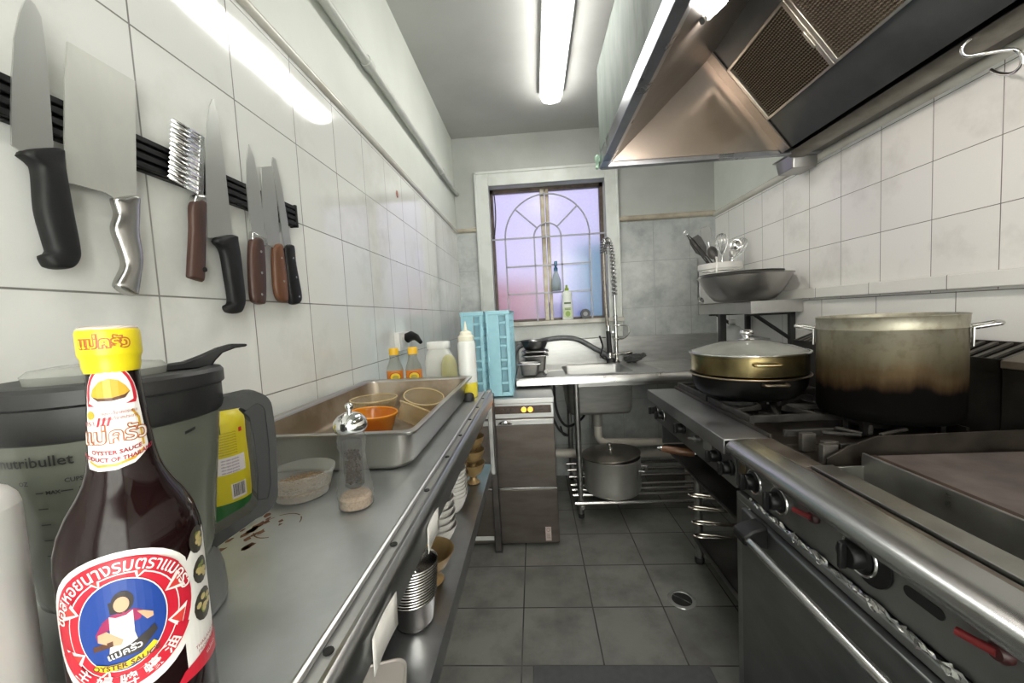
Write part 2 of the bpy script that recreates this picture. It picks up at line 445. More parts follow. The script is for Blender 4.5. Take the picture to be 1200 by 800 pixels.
mb.box(XL-.002, XL+.022, 1.545, 1.665, 1.192, 1.268); mb.box(XL+.02, XL+.0235, 1.562, 1.648, 1.205, 1.255)
t = thing('power_socket', 'white double power socket on the left wall tiles behind the sauce bottles', 'socket', (XL, 1.6, 1.23))
mb.build('face_plate', white_plastic, t, bevel=.004)
mb = MB(); mb.box(XL+.0225, XL+.027, 1.628, 1.642, 1.238, 1.25); mb.box(XL+.0225, XL+.027, 1.57, 1.584, 1.238, 1.25); mb.build('switch', white_plastic, t, bevel=.001)
t = thing('power_plug', 'black angled power plug pushed into the white wall socket', 'plug', (XL+.024, 1.63, 1.235))
MB().tube([(XL+.026, 1.62, 1.24), (XL+.05, 1.615, 1.25), (XL+.075, 1.60, 1.243), (XL+.10, 1.575, 1.222)], [.022, .021, .014, .008], 12).build('plug_body', black_plastic, t)

# ------------------------------------------------------------------ knives on the magnetic rack
t = thing('knife_rack', 'black ribbed magnetic knife strip on the left wall tiles', 'knife rack', (XL, .5, 1.577))
mb = MB(); mb.box(XL-.001, XL+.010, .10, .913, 1.553, 1.602); mb.build('strip_body', black_plastic, t, bevel=.0015)
for z in (1.559, 1.572, 1.585, 1.597): MB().box(XL+.010, XL+.0165, .10, .913, z-.004, z+.004).build('rib', black_plastic, t, bevel=.001)
MB().box(XL-.001, XL+.018, .911, .917, 1.551, 1.604).build('end_cap', black_plastic, t, bevel=.001)
XK = -.5575
EDGE = M('blade_steel', (.54, .54, .52), .33, .88)
EDGE2 = M('blade_steel_worn', (.56, .56, .52), .42, .75, (.62, .62, .57), 20, stretch=(1, 1, .4))
fib = M('grip_black', (.006, .006, .0065), .5, 0, (.010, .010, .0105), 60, bmp=.05, spec=.3)
wood_d = M('dark_wood', (.035, .016, .012), .42, 0, (.07, .032, .022), 30, stretch=(1, 1, .12))
wood_b = M('brown_wood', (.16, .065, .028), .45, 0, (.09, .035, .015), 40, stretch=(1, 1, .1))
satin = M('satin_handle_steel', (.5, .49, .47), .26, 1)
def rawpt(p, x):
    """point of the wall plane X = x seen at crop pixel p"""
    px, py = p[0]/2, p[1]/2
    d = CAMR.transposed() @ Vector(((px-600)/450, (py-400)/450, 1))
    k = x/d.x
    return (d.y*k, 1.31+d.z*k)
CAMR = Matrix(CAM_ROWS)
def slab(mb, P, x0, x1):
    Q = [rawpt(p, XK) for p in P]
    mb.prism(Q, x1-x0, lambda u, v, w: Vector((x0+w, u, v)))
def blade(P, t, mat, name='blade'):
    mb = MB(); slab(mb, P, XK-.0010, XK+.0010); return mb.build(name, mat, t, smooth=0)
def hilt(P, t, mat, th=.020, name='handle', bev=.005, boxy=.75):
    """grip: the outline cut into stations along its long axis, each a rounded cross-section"""
    Q = [Vector(q) for q in smooth_closed([rawpt(p, XK) for p in P], 5)]; n = len(Q)
    c = sum(Q, Vector((0, 0)))/n
    sxx = sum((q.x-c.x)**2 for q in Q); syy = sum((q.y-c.y)**2 for q in Q); sxy = sum((q.x-c.x)*(q.y-c.y) for q in Q)
    an = .5*math.atan2(2*sxy, sxx-syy); d = Vector((math.cos(an), math.sin(an))); e = Vector((-d.y, d.x))
    R = [((q-c).dot(d), (q-c).dot(e)) for q in Q]; lo = min(r[0] for r in R); hi = max(r[0] for r in R); L = []
    K = 44
    for k in range(K+1):
        u = lerp(lo, hi, .5-.5*math.cos(PI*k/K)); u = min(max(u, lo+1e-5), hi-1e-5); X = []
        for i in range(n):
            (u0, v0), (u1, v1) = R[i], R[(i+1) % n]
            if (u0-u)*(u1-u) <= 0 and u0 != u1: X.append(v0+(v1-v0)*(u-u0)/(u1-u0))
        m_, w = (min(X)+max(X))/2, (max(X)-min(X))/2
        rnd = min(1, math.sqrt(max(0, min(u-lo, hi-u))/.004)+.12)
        loop = []
        for j in range(24):
            g = 2*PI*j/24; cx, sx_ = math.cos(g), math.sin(g)
            p2 = c+d*u+e*(m_+w*math.copysign(abs(sx_)**boxy, sx_))
            loop.append(Vector((XK+th/2*rnd*math.copysign(abs(cx)**boxy, cx), p2.x, p2.y)))
        L.append(loop)
    return MB().loft(L).build(name, mat, t, smooth=75)
def rivets(pts, t, r=.0028, x=.0118):
    for p in pts:
        y, z = rawpt(p, XK)
        MB().cyl((XK-.001, y, z), (XK+x, y, z), r, n=12).build('rivet', steel_bright, t)
def knife(name, label, cat='knife', p=(0, 0)):
    y, z = rawpt(p, XK); return thing(name, label, cat, (XK, y, z))
t = knife('chef_knife', 'large chef knife with thick black handle, leftmost on the magnetic strip', p=(110, 480))
blade([(65, -4), (80, 10), (95, 40), (105, 110), (115, 220), (124, 350), (45, 353), (26, 340), (25, 270), (27, 180), (32, 90), (45, 30), (56, 4)], t, EDGE)
hilt([(42, 362), (60, 350), (124, 347), (140, 360), (150, 420), (165, 500), (180, 580), (178, 612), (155, 630), (115, 628), (95, 605), (98, 595), (112, 590), (104, 560), (85, 490), (78, 400), (65, 378)], t, fib, .024, bev=.006)
t = knife('cleaver', 'broad Chinese cleaver with wavy steel handle on the magnetic strip', p=(295, 560))
blade([(157, 97), (315, 190), (319, 464), (270, 468), (262, 461), (245, 450), (175, 432), (157, 428), (150, 330), (151, 180)], t, EDGE2)
hilt([(262, 470), (266, 464), (320, 463), (322, 540), (330, 600), (327, 640), (318, 690), (295, 688), (270, 672), (270, 658), (287, 620), (277, 580), (262, 535), (270, 500)], t, satin, .018, bev=.005)
t = knife('crinkle_cutter', 'corrugated steel crinkle cutter with brown handle on the magnetic strip', 'cutter', p=(462, 560))
mb = MB()
tl_, tr_, br_, bl_ = (398, 277), (468, 318), (463, 460), (390, 418)
L = []
for i in range(49):
    s = i/48; a = (lerp(tl_[0], bl_[0], s), lerp(tl_[1], bl_[1], s)); b = (lerp(tr_[0], br_[0], s), lerp(tr_[1], br_[1], s))
    dx = .0022*math.cos(s*13*2*PI); ya, za = rawpt(a, XK); yb, zb = rawpt(b, XK)
    L.append((Vector((XK+.003+dx, ya, za)), Vector((XK+.003+dx, yb, zb))))
va = [(mb.bm.verts.new(a), mb.bm.verts.new(b)) for a, b in L]
for p, q in zip(va, va[1:]): mb.bm.faces.new((p[0], p[1], q[1], q[0]))
mb.build('corrugated_blade', chrome, t, solid=.001, smooth=60)
mb = MB(); slab(mb, [(464, 316), (474, 322), (471, 462), (457, 460)], XK-.001, XK+.005); mb.build('blade_spine', steel_bright, t, bevel=.001)
mb = MB(); slab(mb, [(452, 456), (476, 457), (478, 476), (449, 474)], XK-.007, XK+.007); mb.build('ferrule', steel_bright, t, bevel=.003)
hilt([(447, 474), (478, 475), (479, 540), (476, 650), (465, 657), (442, 650), (440, 640), (445, 540)], t, wood_d, .016, bev=.005)
y, z = rawpt((470, 632), XK); MB().cyl((XK-.0, y, z), (XK+.0086, y, z), .0042, n=14).build('hanging_hole', dark_slot, t)
t = knife('chef_knife', 'narrower chef knife with black handle, right of the crinkle cutter on the magnetic strip', p=(540, 640))
blade([(497, 232), (504, 250), (512, 290), (525, 380), (535, 470), (543, 552), (487, 557), (482, 470), (480, 380), (483, 300), (490, 250)], t, EDGE)
hilt([(500, 564), (515, 553), (545, 551), (555, 570), (565, 650), (570, 700), (565, 725), (550, 735), (532, 730), (526, 717), (537, 705), (527, 640), (517, 588)], t, fib, .022, bev=.005)
t = knife('utility_knife', 'pointed kitchen knife with dark riveted handle, left of the square-ended slicer', p=(600, 620))
blade([(583, 338), (595, 370), (608, 440), (617, 520), (621, 575), (592, 552), (585, 520), (578, 440), (577, 380)], t, EDGE)
mb = MB(); slab(mb, [(588, 542), (620, 560), (620, 578), (587, 562)], XK-.005, XK+.005); mb.build('bolster', steel_bright, t, bevel=.002)
hilt([(588, 560), (612, 564), (619, 620), (620, 700), (612, 713), (595, 709), (587, 690), (583, 610)], t, wood_d, .018, bev=.004)
rivets([(602, 590), (604, 640), (604, 690)], t, x=.0095)
t = knife('slicing_knife', 'square-ended slicer with reddish brown wooden handle on the magnetic strip', p=(654, 640))
blade([(612, 392), (636, 388), (648, 470), (656, 577), (640, 580), (627, 574), (614, 500)], t, EDGE)
hilt([(640, 580), (657, 576), (668, 640), (672, 700), (660, 708), (645, 690), (640, 640)], t, wood_b, .018, bev=.004)
rivets([(651, 605), (657, 660)], t, .0022, .0095)
t = knife('boning_knife', 'slim long knife with black riveted handle, rightmost on the magnetic strip', p=(685, 640))
blade([(639, 368), (645, 372), (660, 440), (672, 510), (683, 580), (665, 582), (655, 500), (645, 440), (637, 380)], t, EDGE)
hilt([(665, 580), (685, 577), (691, 620), (704, 690), (700, 708), (685, 714), (678, 700), (670, 640)], t, black_plastic, .018, bev=.004)
rivets([(679, 605), (686, 650), (693, 695)], t, .0025, .0095)

# ------------------------------------------------------------------ wall-mounted bench shelf
BZ, BY1, BX, SZ = 1.055, 1.31, -.155, .80
t = thing('wall_bench', 'long stainless steel pass bench with a lower shelf along the left wall', 'bench', (-.36, .6, 0))
Y0 = -.9
MB().box(XL+.001, -.183, Y0, BY1, BZ-.028, BZ).build('bench_top', bench_steel, t, bevel=.002)
mb = MB(); mb.tube([(-.183, Y0, BZ+.001), (-.183, BY1, BZ+.001)], .0035, 8)
mb.box(-.1825, -.166, Y0, BY1, BZ-.02, BZ-.003); mb.build('drip_channel', steel, t)
prof = [(-.169, BZ-.006), (-.167, BZ+.001), (-.162, BZ+.003), (-.157, BZ), (-.1545, BZ-.006), (-.1545, BZ-.038), (-.158, BZ-.041), (-.169, BZ-.035)]
MB().prism(prof, BY1-Y0, lambda u, v, w: Vector((u, Y0+w, v))).build('edge_rail', M('bench_rail_steel', (.46, .47, .475), .30, 1), t, smooth=50)
for y in (.279, .422, .561, .70, .83, .96, 1.09, 1.21):
    MB().cyl((-.1755, y, BZ-.0035), (-.1755, y, BZ-.0015), .0042, n=12).build('screw_hole', dark_slot, t)
tagm = M('paper_tag', (.62, .60, .57), .6, 0, (.5, .48, .45), 30, .4, .8)
for y0, y1, r_ in ((.303, .360, .05), (.474, .530, 0)):
    mb = MB()
    vs = []
    for i in range(7):
        s = i/6; y = lerp(y0, y1, s); dx = .0006+.004*(2*s-1)**2*(.5)
        vs.append((mb.bm.verts.new((-.1535+dx, y, BZ-.014)), mb.bm.verts.new((-.1535+dx*.7, y, BZ-.048))))
    for p, q in zip(vs, vs[1:]): mb.bm.faces.new((p[0], p[1], q[1], q[0]))
    mb.build('paper_label', tagm, t, solid=.0006)['label'] = 'curled white paper label'
mb = MB(); mb.box(XL+.001, -.172, Y0, BY1-.005, SZ-.004, SZ); mb.box(-.1725, -.1705, Y0, BY1-.005, SZ-.036, SZ+.001)
mb.build('lower_shelf', M('shelf_sheet_steel', (.27, .275, .285), .32, .95, (.31, .315, .325), 20), t, bevel=.0006)
mb = MB(); mb.box(-.1745, -.158, BY1-.016, BY1+.002, SZ-.035, BZ+.006); mb.build('end_post', steel_dull, t, bevel=.002)
for y in (-.5, .3, 1.15):
    mb = MB(); mb.box(XL+.004, XL+.042, y-.019, y+.019, 0, BZ-.028); mb.build('leg', steel_dull, t, bevel=.002)
mb = MB(); pts = []
random.seed(3)
for k in range(26):
    a = random.uniform(0, 2*PI); rr = random.uniform(.0, .038); x = -.372+rr*math.cos(a)*.9; y = .455+rr*math.sin(a)*1.3
    n = 7; w = random.uniform(.001, .005); ph = random.uniform(0, 6)
    mb.bm.faces.new([mb.bm.verts.new((x+w*(1+.5*math.sin(3*i+ph))*math.cos(2*PI*i/n), y+w*(1.6+.6*math.cos(2*i+ph))*math.sin(2*PI*i/n), BZ+.0003)) for i in range(n)])
for i in range(24):
    a0, a1 = .2+i*.2, .2+(i+1)*.2
    if i % 7 == 3: continue
    q = [(-.345+r*math.cos(a)*.95, .465+r*math.sin(a)*1.1, BZ+.0003) for r, a in ((.026, a0), (.0275, a0), (.0275, a1), (.026, a1))]
    mb.bm.faces.new([mb.bm.verts.new(p) for p in q])
mb.build('sauce_stain', rust_brown, t, smooth=0)['label'] = 'dried brown sauce stain with a ring mark'
# ------------------------------------------------------------------ oyster sauce bottle
BC = Vector((-.25, .212, BZ+.0006))
t = thing('sauce_bottle', 'tall dark oyster sauce bottle with yellow cap and red label at the bench front', 'bottle', BC)
bprof = [(0, .002), (.024, .0), (.030, .002), (.0322, .008), (.0325, .016), (.0325, .128), (.0318, .136), (.0295, .146), (.0255, .156), (.021, .1645), (.0178, .172),
         (.0158, .179), (.0146, .188), (.0135, .20), (.0122, .22), (.0114, .236), (.0114, .25), (0, .25)]
def brad(z):
    for (r0, z0), (r1, z1) in zip(bprof[2:], bprof[3:]):
        if z0 <= z <= z1: return lerp(r0, r1, (z-z0)/(z1-z0) if z1 > z0 else 0)
    return .0114
def fineprof(P, k=4): return [P[0]]+[(lerp(a[0], b[0], i/k), lerp(a[1], b[1], i/k)) for a, b in zip(P, P[1:]) for i in range(1, k+1)]
MB().lathe(bprof, BC, 48).build('bottle_glass', M('dark_sauce_glass', (.010, .004, .004), .07, 0, spec=.3), t, smooth=60)
capm = M('yellow_cap_film', (.75, .62, .015), .28, 0, (.66, .52, .01), 30)
mb = MB(); mb.lathe([(.0118, .2345), (.0126, .238), (.0128, .2425), (.0135, .244), (.0138, .2455), (.0138, .2575), (.0132, .2592), (0, .2592)], BC, 40)
mb.build('cap', capm, t, smooth=35)
MB().lathe([(.0128, .2585), (.0128, .2602), (.011, .2612), (0, .2612)], BC, 40).build('cap_top_seal', M('clear_seal', (.62, .52, .44), .2), t)
fx = Vector((-BC.x, -BC.y, 0)).normalized(); fx = Matrix.Rotation(math.radians(-12), 3, 'Z') @ fx
rx = Vector((-fx.y, fx.x, 0))
def onb(layer, tilt=0.0):
    def f(u, v):
        v2 = v+u*tilt; r = brad(v2); rr = r+.00012*layer; a = u/max(r, .0118)
        return BC + fx*(rr*math.cos(a)) + rx*(rr*math.sin(a)) + Vector((0, 0, v2))
    return f
inkm = {}
def ink(name, c):
    if name not in inkm: inkm[name] = M('print_'+name, c, .35)
    return inkm[name]
WH, RED, BLU, GOLD, DRED, BRN = ('white', (.80, .78, .74)), ('red', (.55, .015, .035)), ('blue', (.012, .05, .27)), ('gold', (.62, .36, .03)), ('dark_red', (.33, .01, .03)), ('brown', (.10, .04, .02))
def sh(poly, c, layer, lt): lt.setdefault(c[0], [c, MB()])[1]; merge(lt[c[0]][1], flat_shape(poly), onb(layer))
def tx(s, size, u0, v0, c, layer, lt, warp=None, rot=0, sx=1, bold=0):
    bm = text_mesh(s, size, bold=bold); fn = onb(layer); ca, sa = math.cos(rot), math.sin(rot)
    def f(x, y):
        x *= sx
        if warp: return fn(*warp(x, y))
        return fn(u0+x*ca-y*sa, v0+x*sa+y*ca)
    lt.setdefault(c[0], [c, MB()]); merge(lt[c[0]][1], bm, f)
def finish(lt, name, root):
    first = None
    for k, (c, mb) in lt.items():
        if first is None: first = mb.build(name, ink(*c), root, smooth=0)
        else: mb.build('label_print', ink(*c), first, smooth=0)
    return first
# body label
CV = .099   # centre of the oval
lt = {}
blob = [(u*1.06, v) for u, v in ell(-.0015, CV-.001, .0345, .0405, 44)] 
blob = [(min(u, .030), max(v, .052)) for u, v in blob]
sh(blob, WH, 1, lt)
sh([(.024, .046), (.050, .046), (.050, .130), (.034, .122), (.024, .11)], WH, 1, lt)
sh(ell(-.002, CV, .0325, .0365, 44), RED, 2, lt)
sh(ell(-.001, CV-.0005, .0243, .0288, 40), WH, 3, lt)
sh(ell(-.001, CV-.0005, .0236, .0281, 40), RED, 4, lt)
for a0, a1, r in ((-2.85, -2.4, 1), (2.5, 2.95, 1), (.15, .55, 1), (-.6, -.15, 1), (1.0, 1.35, 1), (1.8, 2.1, 1), (-2.1, -1.8, 1)):
    for k, c, lay in ((1.0, WH, 5), (.75, ('scarlet', (.62, .05, .04)), 6)):
        am, dw = (a0+a1)/2, (a1-a0)/2*k
        P = [(-.001+.0190*math.cos(am), CV+.0246*math.sin(am)), (-.001+.0285*math.cos(am-dw), CV+.0325*math.sin(am-dw)), (-.001+.0285*math.cos(am+dw), CV+.0325*math.sin(am+dw))]
        cx = sum(p[0] for p in P)/3; cy = sum(p[1] for p in P)/3
        sh([(cx+(p[0]-cx)*k, cy+(p[1]-cy)*k) for p in P], c, lay, lt)
def band(r0, r1, a0, a1, n=24):
    return [(-.001+r0*.0325*math.cos(a0+(a1-a0)*i/n), CV+r0*.0365*math.sin(a0+(a1-a0)*i/n)) for i in range(n+1)] + \
           [(-.001+r1*.0325*math.cos(a1-(a1-a0)*i/n), CV+r1*.0365*math.sin(a1-(a1-a0)*i/n)) for i in range(n+1)]
for a0, a1 in ((.62, PI-.5), (-PI+.35, -.5)):
    n = 5
    for i in range(n): sh(band(.78, .98, lerp(a0, a1, i/n), lerp(a0, a1, (i+1)/n), 8), RED, 7, lt)
def oval_warp(r, flip=False):
    def w(x, y):
        a = PI/2 - x/(.034*r)*1.0 if not flip else -PI/2 + x/(.034*r)
        rr = r + (y/.0335 if not flip else -y/.0335)
        return (-.001+rr*.0325*math.cos(a), CV+rr*.0365*math.sin(a))
    return w
tx('ซอสหอยนางรมตราแม่ครัว', .0088, 0, 0, WH, 9, lt, oval_warp(.88), sx=.95, bold=.0001)
tx('主 婦 牌 蠔 油', .0072, 0, 0, WH, 9, lt, oval_warp(.875, True), sx=1.15, bold=.0001)
sh(ell(-.001, CV, .0182, .0256, 44), WH, 8, lt)
sh(ell(-.001, CV, .0176, .0250, 44), BLU, 9, lt)
# the cook: a plain small figure, an apron and a wok
SK, APR, MAG, HAIR = ('skin', (.60, .36, .22)), ('apron', (.78, .74, .70)), ('magenta', (.32, .015, .09)), ('hair', (.02, .012, .01))
o_ = lambda P, s=1: [(-.001+x*.001, CV+y*.001) for x, y in P]
sh(o_([(-7.5, 4), (-4, 7), (5, 7), (8.5, 4), (7, 0), (-8, -1)]), MAG, 10, lt)
sh(o_([(-8, 3), (-10.5, -2), (-10, -6), (-7, -8), (-5, -6), (-6, -2)]), MAG, 10, lt)
sh(ell(.0, CV+.0125, .0044, .0062, 24), HAIR, 10, lt); sh(o_([(-4, 7.5), (-4.4, 14), (3.2, 15), (4.0, 8), (2, 7)]), HAIR, 10, lt)
sh(ell(-.0004, CV+.0115, .0030, .0042, 20), SK, 11, lt)
sh(o_([(-4.5, 6.5), (-2, 5), (2, 5), (4.6, 6.6), (4.4, -6), (6, -15), (-6, -15), (-4.8, -5)]), APR, 11, lt)
sh(o_([(-9.5, -2), (-6, -1), (0, -8), (-1, -10.5), (-4, -10), (-9.8, -6)]), SK, 12, lt)
sh(o_([(6, 5), (8.5, 4), (12, 1), (12, -1.5), (9.5, -1.8)]), SK, 12, lt)
sh(o_([(-12, -8), (-4, -7), (-4, -10), (-12, -11)]), BRN, 12, lt)
sh(o_([(-7, -14), (-6, -17), (6, -18), (13, -10), (12, -6), (9, -8), (2, -12)]), ('wok', (.035, .03, .03)), 13, lt)
sh(o_([(-13, -20.5), (-8, -23), (0, -24), (8, -22), (12.5, -17), (11, -15), (6, -19), (0, -20.5), (-7, -19.8), (-11.5, -18)]), ('yellow', (.75, .55, .02)), 14, lt)
tx('OYSTER SAUCE', .0038, -.001, CV-.0212, BRN, 15, lt, lambda x, y: (-.001+x, CV-.0221+y+.032*abs(x)**1.0*.0+14*x*x), bold=.0001)
tx('แม่ครัว', .0050, -.001, CV-.0148, WH, 14, lt, rot=.15, bold=.0001)
# food pictures and lower strip on the right
for (cx, cy, s) in ((.0395, CV+.026, .008), (.040, CV+.006, .008), (.0395, CV-.016, .0095)):
    sh(ell(cx, cy, s*.9, s*1.05, 14), ('dish', (.045, .04, .03)), 3, lt)
    random.seed(int(cy*1e4))
    for k in range(12):
        a, r = random.uniform(0, 6.3), random.uniform(0, s*.62)
        sh(ell(cx+r*math.cos(a), cy+r*math.sin(a), s*.24, s*.2, 7), (('herb', (.22, .28, .05)) if k % 3 == 0 else ('noodle', (.58, .47, .20))), 4+k % 3, lt)
sh([(.016, .046), (.022, .053), (.050, .060), (.050, .046)], RED, 5, lt)
tx('THAILAND BEST', .0030, .040, .062, DRED, 6, lt, rot=.1); tx('PRODUCT OF', .0030, .040, .0585, DRED, 6, lt, rot=.1)
tx('แม่ครัว', .0036, .041, .053, WH, 7, lt, rot=.1)
sh(ell(.008, .048, .007, .004, 16), ('yellow', (.75, .55, .02)), 8, lt)
finish(lt, 'body_label', t)
# neck label
lt = {}
nz = lambda P: [(x*.001, .1800+y*.001) for x, y in P]
shape = nz([(-14, 5), (-13, 1.5), (-8, -.2), (0, -.5), (8, 1.5), (14.5, 7), (15.5, 10), (14.5, 20)]+[(12.6*math.cos(a)+.3, 35+25*math.sin(a)*1.0) for a in [i*PI/12 for i in range(0, 13)]]+[(-14, 20)])
sh(shape, WH, 1, lt)
sh(nz([(11.5*math.cos(a)+.3, 38.5+20.5*math.sin(a)) for a in [i*PI/14 for i in range(15)]]+[(-11, 36), (11, 36)]), RED, 2, lt)
sh(nz([(9.5*math.cos(a)+.3, 40+17.5*math.sin(a)) for a in [i*PI/14 for i in range(15)]]+[(-10, 38), (-6, 35.5), (0, 33.5), (6, 36), (9.8, 38)]), WH, 3, lt)
sh(nz([(x*8.2, 44.5+y*7.2) for x, y in [(-1, -.35), (-.85, .2), (-.45, .75), (.05, .95), (.5, .75), (.85, .25), (1.05, -.25), (.7, -.6), (.1, -.75), (-.6, -.7)]]), GOLD, 4, lt)
sh(nz([(x*8.2, 44.5+y*7.2) for x, y in [(-.95, -.4), (-.6, -.55), (.1, -.6), (.7, -.45), (1.02, -.2), (.75, -.7), (.1, -.85), (-.6, -.8)]]), BRN, 5, lt)
sh(nz([(-12.5, 5), (-8, 2), (0, 1.5), (8, 3.5), (12.8, 8), (12.6, 9.2), (8, 5), (0, 3), (-8, 3.4), (-12.4, 6.2)]), GOLD, 2, lt)
sh(nz([(12.2, 10), (13.4, 10.5), (12.2, 27), (9, 32.5), (8.2, 31.8), (11, 26.5)]), GOLD, 2, lt)
tx('แม่ครัว', .0118, .0, .1800+.0185, ('orange_brown', (.42, .12, .03)), 4, lt, bold=.0006, sx=.95); tx('แม่ครัว', .0118, .0, .1800+.0185, WH, 5, lt, sx=.95)
tx('ตรา', .0042, -.0105, .1800+.0265, DRED, 5, lt)
sh(ell(-.0095, .1800+.0312, .0022, .0024, 14), GOLD, 4, lt)
for dx in (0, .0022, .0044): sh([(-.0068+dx, .2045), (-.0058+dx, .2045), (-.0045+dx, .2095), (-.0055+dx, .2095)], RED, 4, lt)
for k in (0, 1): tx('ของแท้จากประเทศ', .0026, .0035, .1800+.0315-k*.003, DRED, 5, lt, sx=.8)
tx('OYSTER SAUCE', .0032, .0005, .1800+.0098, DRED, 4, lt, lambda x, y: (x+.0005, .1800+.0092+y+12*x*x), bold=.0001)
tx('PRODUCT OF THAILAND', .0032, .0005, .1800+.006, DRED, 4, lt, lambda x, y: (x+.0005, .1800+.0052+y+14*x*x), sx=.95, bold=.0001)
finish(lt, 'neck_label', t)
# cap print, on the cap's own radius
def oncap(l):
    def f(u, v):
        a = u/.0138; rr = .0138+.00012*l
        return BC+fx*(rr*math.cos(a))+rx*(rr*math.sin(a))+Vector((0, 0, v))
    return f
mb = MB(); merge(mb, text_mesh('แม่ครัว', .0084, bold=.0008), oncap(1))
for v in mb.bm.verts: v.co.z += .2515
mb2 = MB(); mb2.bm = mb.bm; mb2.build('cap_print', ink('orange_brown', (.55, .10, .015)), t, smooth=0)
mb = MB(); merge(mb, text_mesh('แม่ครัว', .0084), oncap(3))
for v in mb.bm.verts: v.co.z += .2515
mb.build('cap_print', ink('yellow', (.75, .55, .02)), t, smooth=0)
# ------------------------------------------------------------------ blender pitcher
JC = Vector((-.358, .304, BZ)); J = lambda z: Vector((JC.x, JC.y, z))
t = thing('blender_pitcher', 'large smoky blender pitcher with black lid and handle behind the sauce bottle', 'blender pitcher', JC)
smoky = clear('smoky_plastic', (.20, .21, .175), .68, .12, (.17, .18, .15), 5)
MB().lathe([(.050, 1.107), (.0530, 1.109), (.0545, 1.118), (.0590, 1.16), (.0640, 1.205), (.0675, 1.238), (.069, 1.246)], (JC.x, JC.y, 0), 64).build('pitcher_body', smoky, t, smooth=60, solid=.0025)
MB().lathe([(0, 1.0555), (.057, 1.0555), (.0605, 1.058), (.061, 1.064), (.060, 1.085), (.056, 1.103), (.052, 1.110), (0, 1.110)], (JC.x, JC.y, 0), 56).build('base_collar', M('collar_grey', (.12, .125, .12), .3, 0, (.16, .165, .16), 12), t, smooth=50)
MB().lathe([(.068, 1.238), (.0705, 1.240), (.0720, 1.245), (.0720, 1.263), (.0745, 1.265), (.0745, 1.275), (.0725, 1.278), (.064, 1.279), (.053, 1.2765), (.040, 1.277), (0, 1.277)], (JC.x, JC.y, 0), 64).build('lid', M('lid_black', (.010, .010, .011), .45, 0, (.018, .018, .018), 50), t, smooth=30)
MB().lathe([(.042, 1.276), (.043, 1.283), (.039, 1.287), (.025, 1.289), (0, 1.289)], (JC.x-.008, JC.y-.003, 0), 48).build('lid_plug', clear('lid_plug_clear', (.55, .56, .52), .35, .1), t)
hx = Vector((.659, .752, 0)); hy = Vector((-.752, .659, 0))
def jp(r, z, w=0): return Vector((JC.x, JC.y, 0))+hx*r+hy*w+Vector((0, 0, z))
mb = MB()
mb.prism([(u-.021, v) for u, v in [(.050, 1.277), (.066, 1.277), (.086, 1.277), (.090, 1.283), (.096, 1.2895), (.106, 1.293), (.116, 1.294), (.1165, 1.2965), (.104, 1.2975), (.092, 1.2945), (.080, 1.289), (.066, 1.284), (.05, 1.283)]], .016, lambda u, v, w: jp(u, v, w-.008))
mb.build('spout_lever', black_plastic, t, bevel=.002)
outer = [(.078, 1.246)]+[(x, z) for x, z in arc(.110, 1.229, .0195, PI/2, 0, 6)]+[(.1305, 1.20), (.1290, 1.165)]+[(x, z) for x, z in arc(.106, 1.140, .0215, 0, -PI/2, 6)]+[(.064, 1.103)]
inner = [(.064, 1.116)]+[(x, z) for x, z in arc(.098, 1.138, .011, -PI/2, 0, 5)]+[(.1095, 1.17), (.1085, 1.20)]+[(x, z) for x, z in arc(.099, 1.224, .010, 0, PI/2, 5)]+[(.080, 1.234)]
SQ = lambda u: u-.0185 if u > .1 else u-.0135
MB().prism(outer+inner, .024, lambda u, v, w: jp(SQ(u), v, w-.012)).build('handle', M('handle_grey', (.020, .020, .021), .45), t, bevel=.005, seg=3)
ins = [(.112, 1.234)]+[(x, z) for x, z in arc(.112, 1.226, .011, PI/2-.4, 0, 4)]+[(.1235, 1.19), (.122, 1.15), (.118, 1.135), (.1085, 1.137), (.1105, 1.16), (.1105, 1.20), (.1085, 1.222), (.104, 1.229)]
MB().prism(ins, .0255, lambda u, v, w: jp(SQ(u), v, w-.01275)).build('grip_inlay', black_rubber, t, bevel=.001)
# printing on the pitcher wall, facing the camera
JF = Vector((-JC.x, -JC.y, 0)).normalized(); JR = Vector((-JF.y, JF.x, 0))
def onjar(u, v):
    r = lerp(.0545, .069, (v-1.118)/.128)+.0022; a = u/r
    return Vector((JC.x, JC.y, 0))+JF*(r*math.cos(a))+JR*(r*math.sin(a))+Vector((0, 0, v))
pm = M('print_black', (.012, .012, .012), .4)
def jt(s, size, u, v, al='CENTER', mb=None):
    merge(mb, text_mesh(s, size, al, bold=.0001), lambda x, y: onjar(u+x, v+y))
mb = MB(); jt('nutribullet', .0108, -.0475, 1.2275, 'CENTER', mb); jt('®', .004, -.0165, 1.2235, 'CENTER', mb); mb.build('brand_print', pm, t, smooth=0)
mb = MB()
jt('CUPS', .0042, -.026, 1.2125, 'CENTER', mb); jt('MAX', .0038, -.038, 1.205, 'CENTER', mb); jt('8', .0048, -.023, 1.205, 'CENTER', mb)
jt('OZ', .0042, -.055, 1.2125, 'CENTER', mb)
for k, z in enumerate((1.193, 1.181, 1.169, 1.157, 1.145)):
    jt(str(7-k), .005, -.023-.0005*k, z, 'CENTER', mb)
    q = [(-.048, z), (-.042, z), (-.042, z+.0008), (-.048, z+.0008)]
    mb.bm.faces.new([mb.bm.verts.new(onjar(*p)) for p in q])
for a, b in ((-.0335, -.027), (-.048, -.0435)):
    mb.bm.faces.new([mb.bm.verts.new(onjar(*p)) for p in [(a, 1.2048), (b, 1.2048), (b, 1.2056), (a, 1.2056)]])
mb.build('measure_print', pm, t, smooth=0)
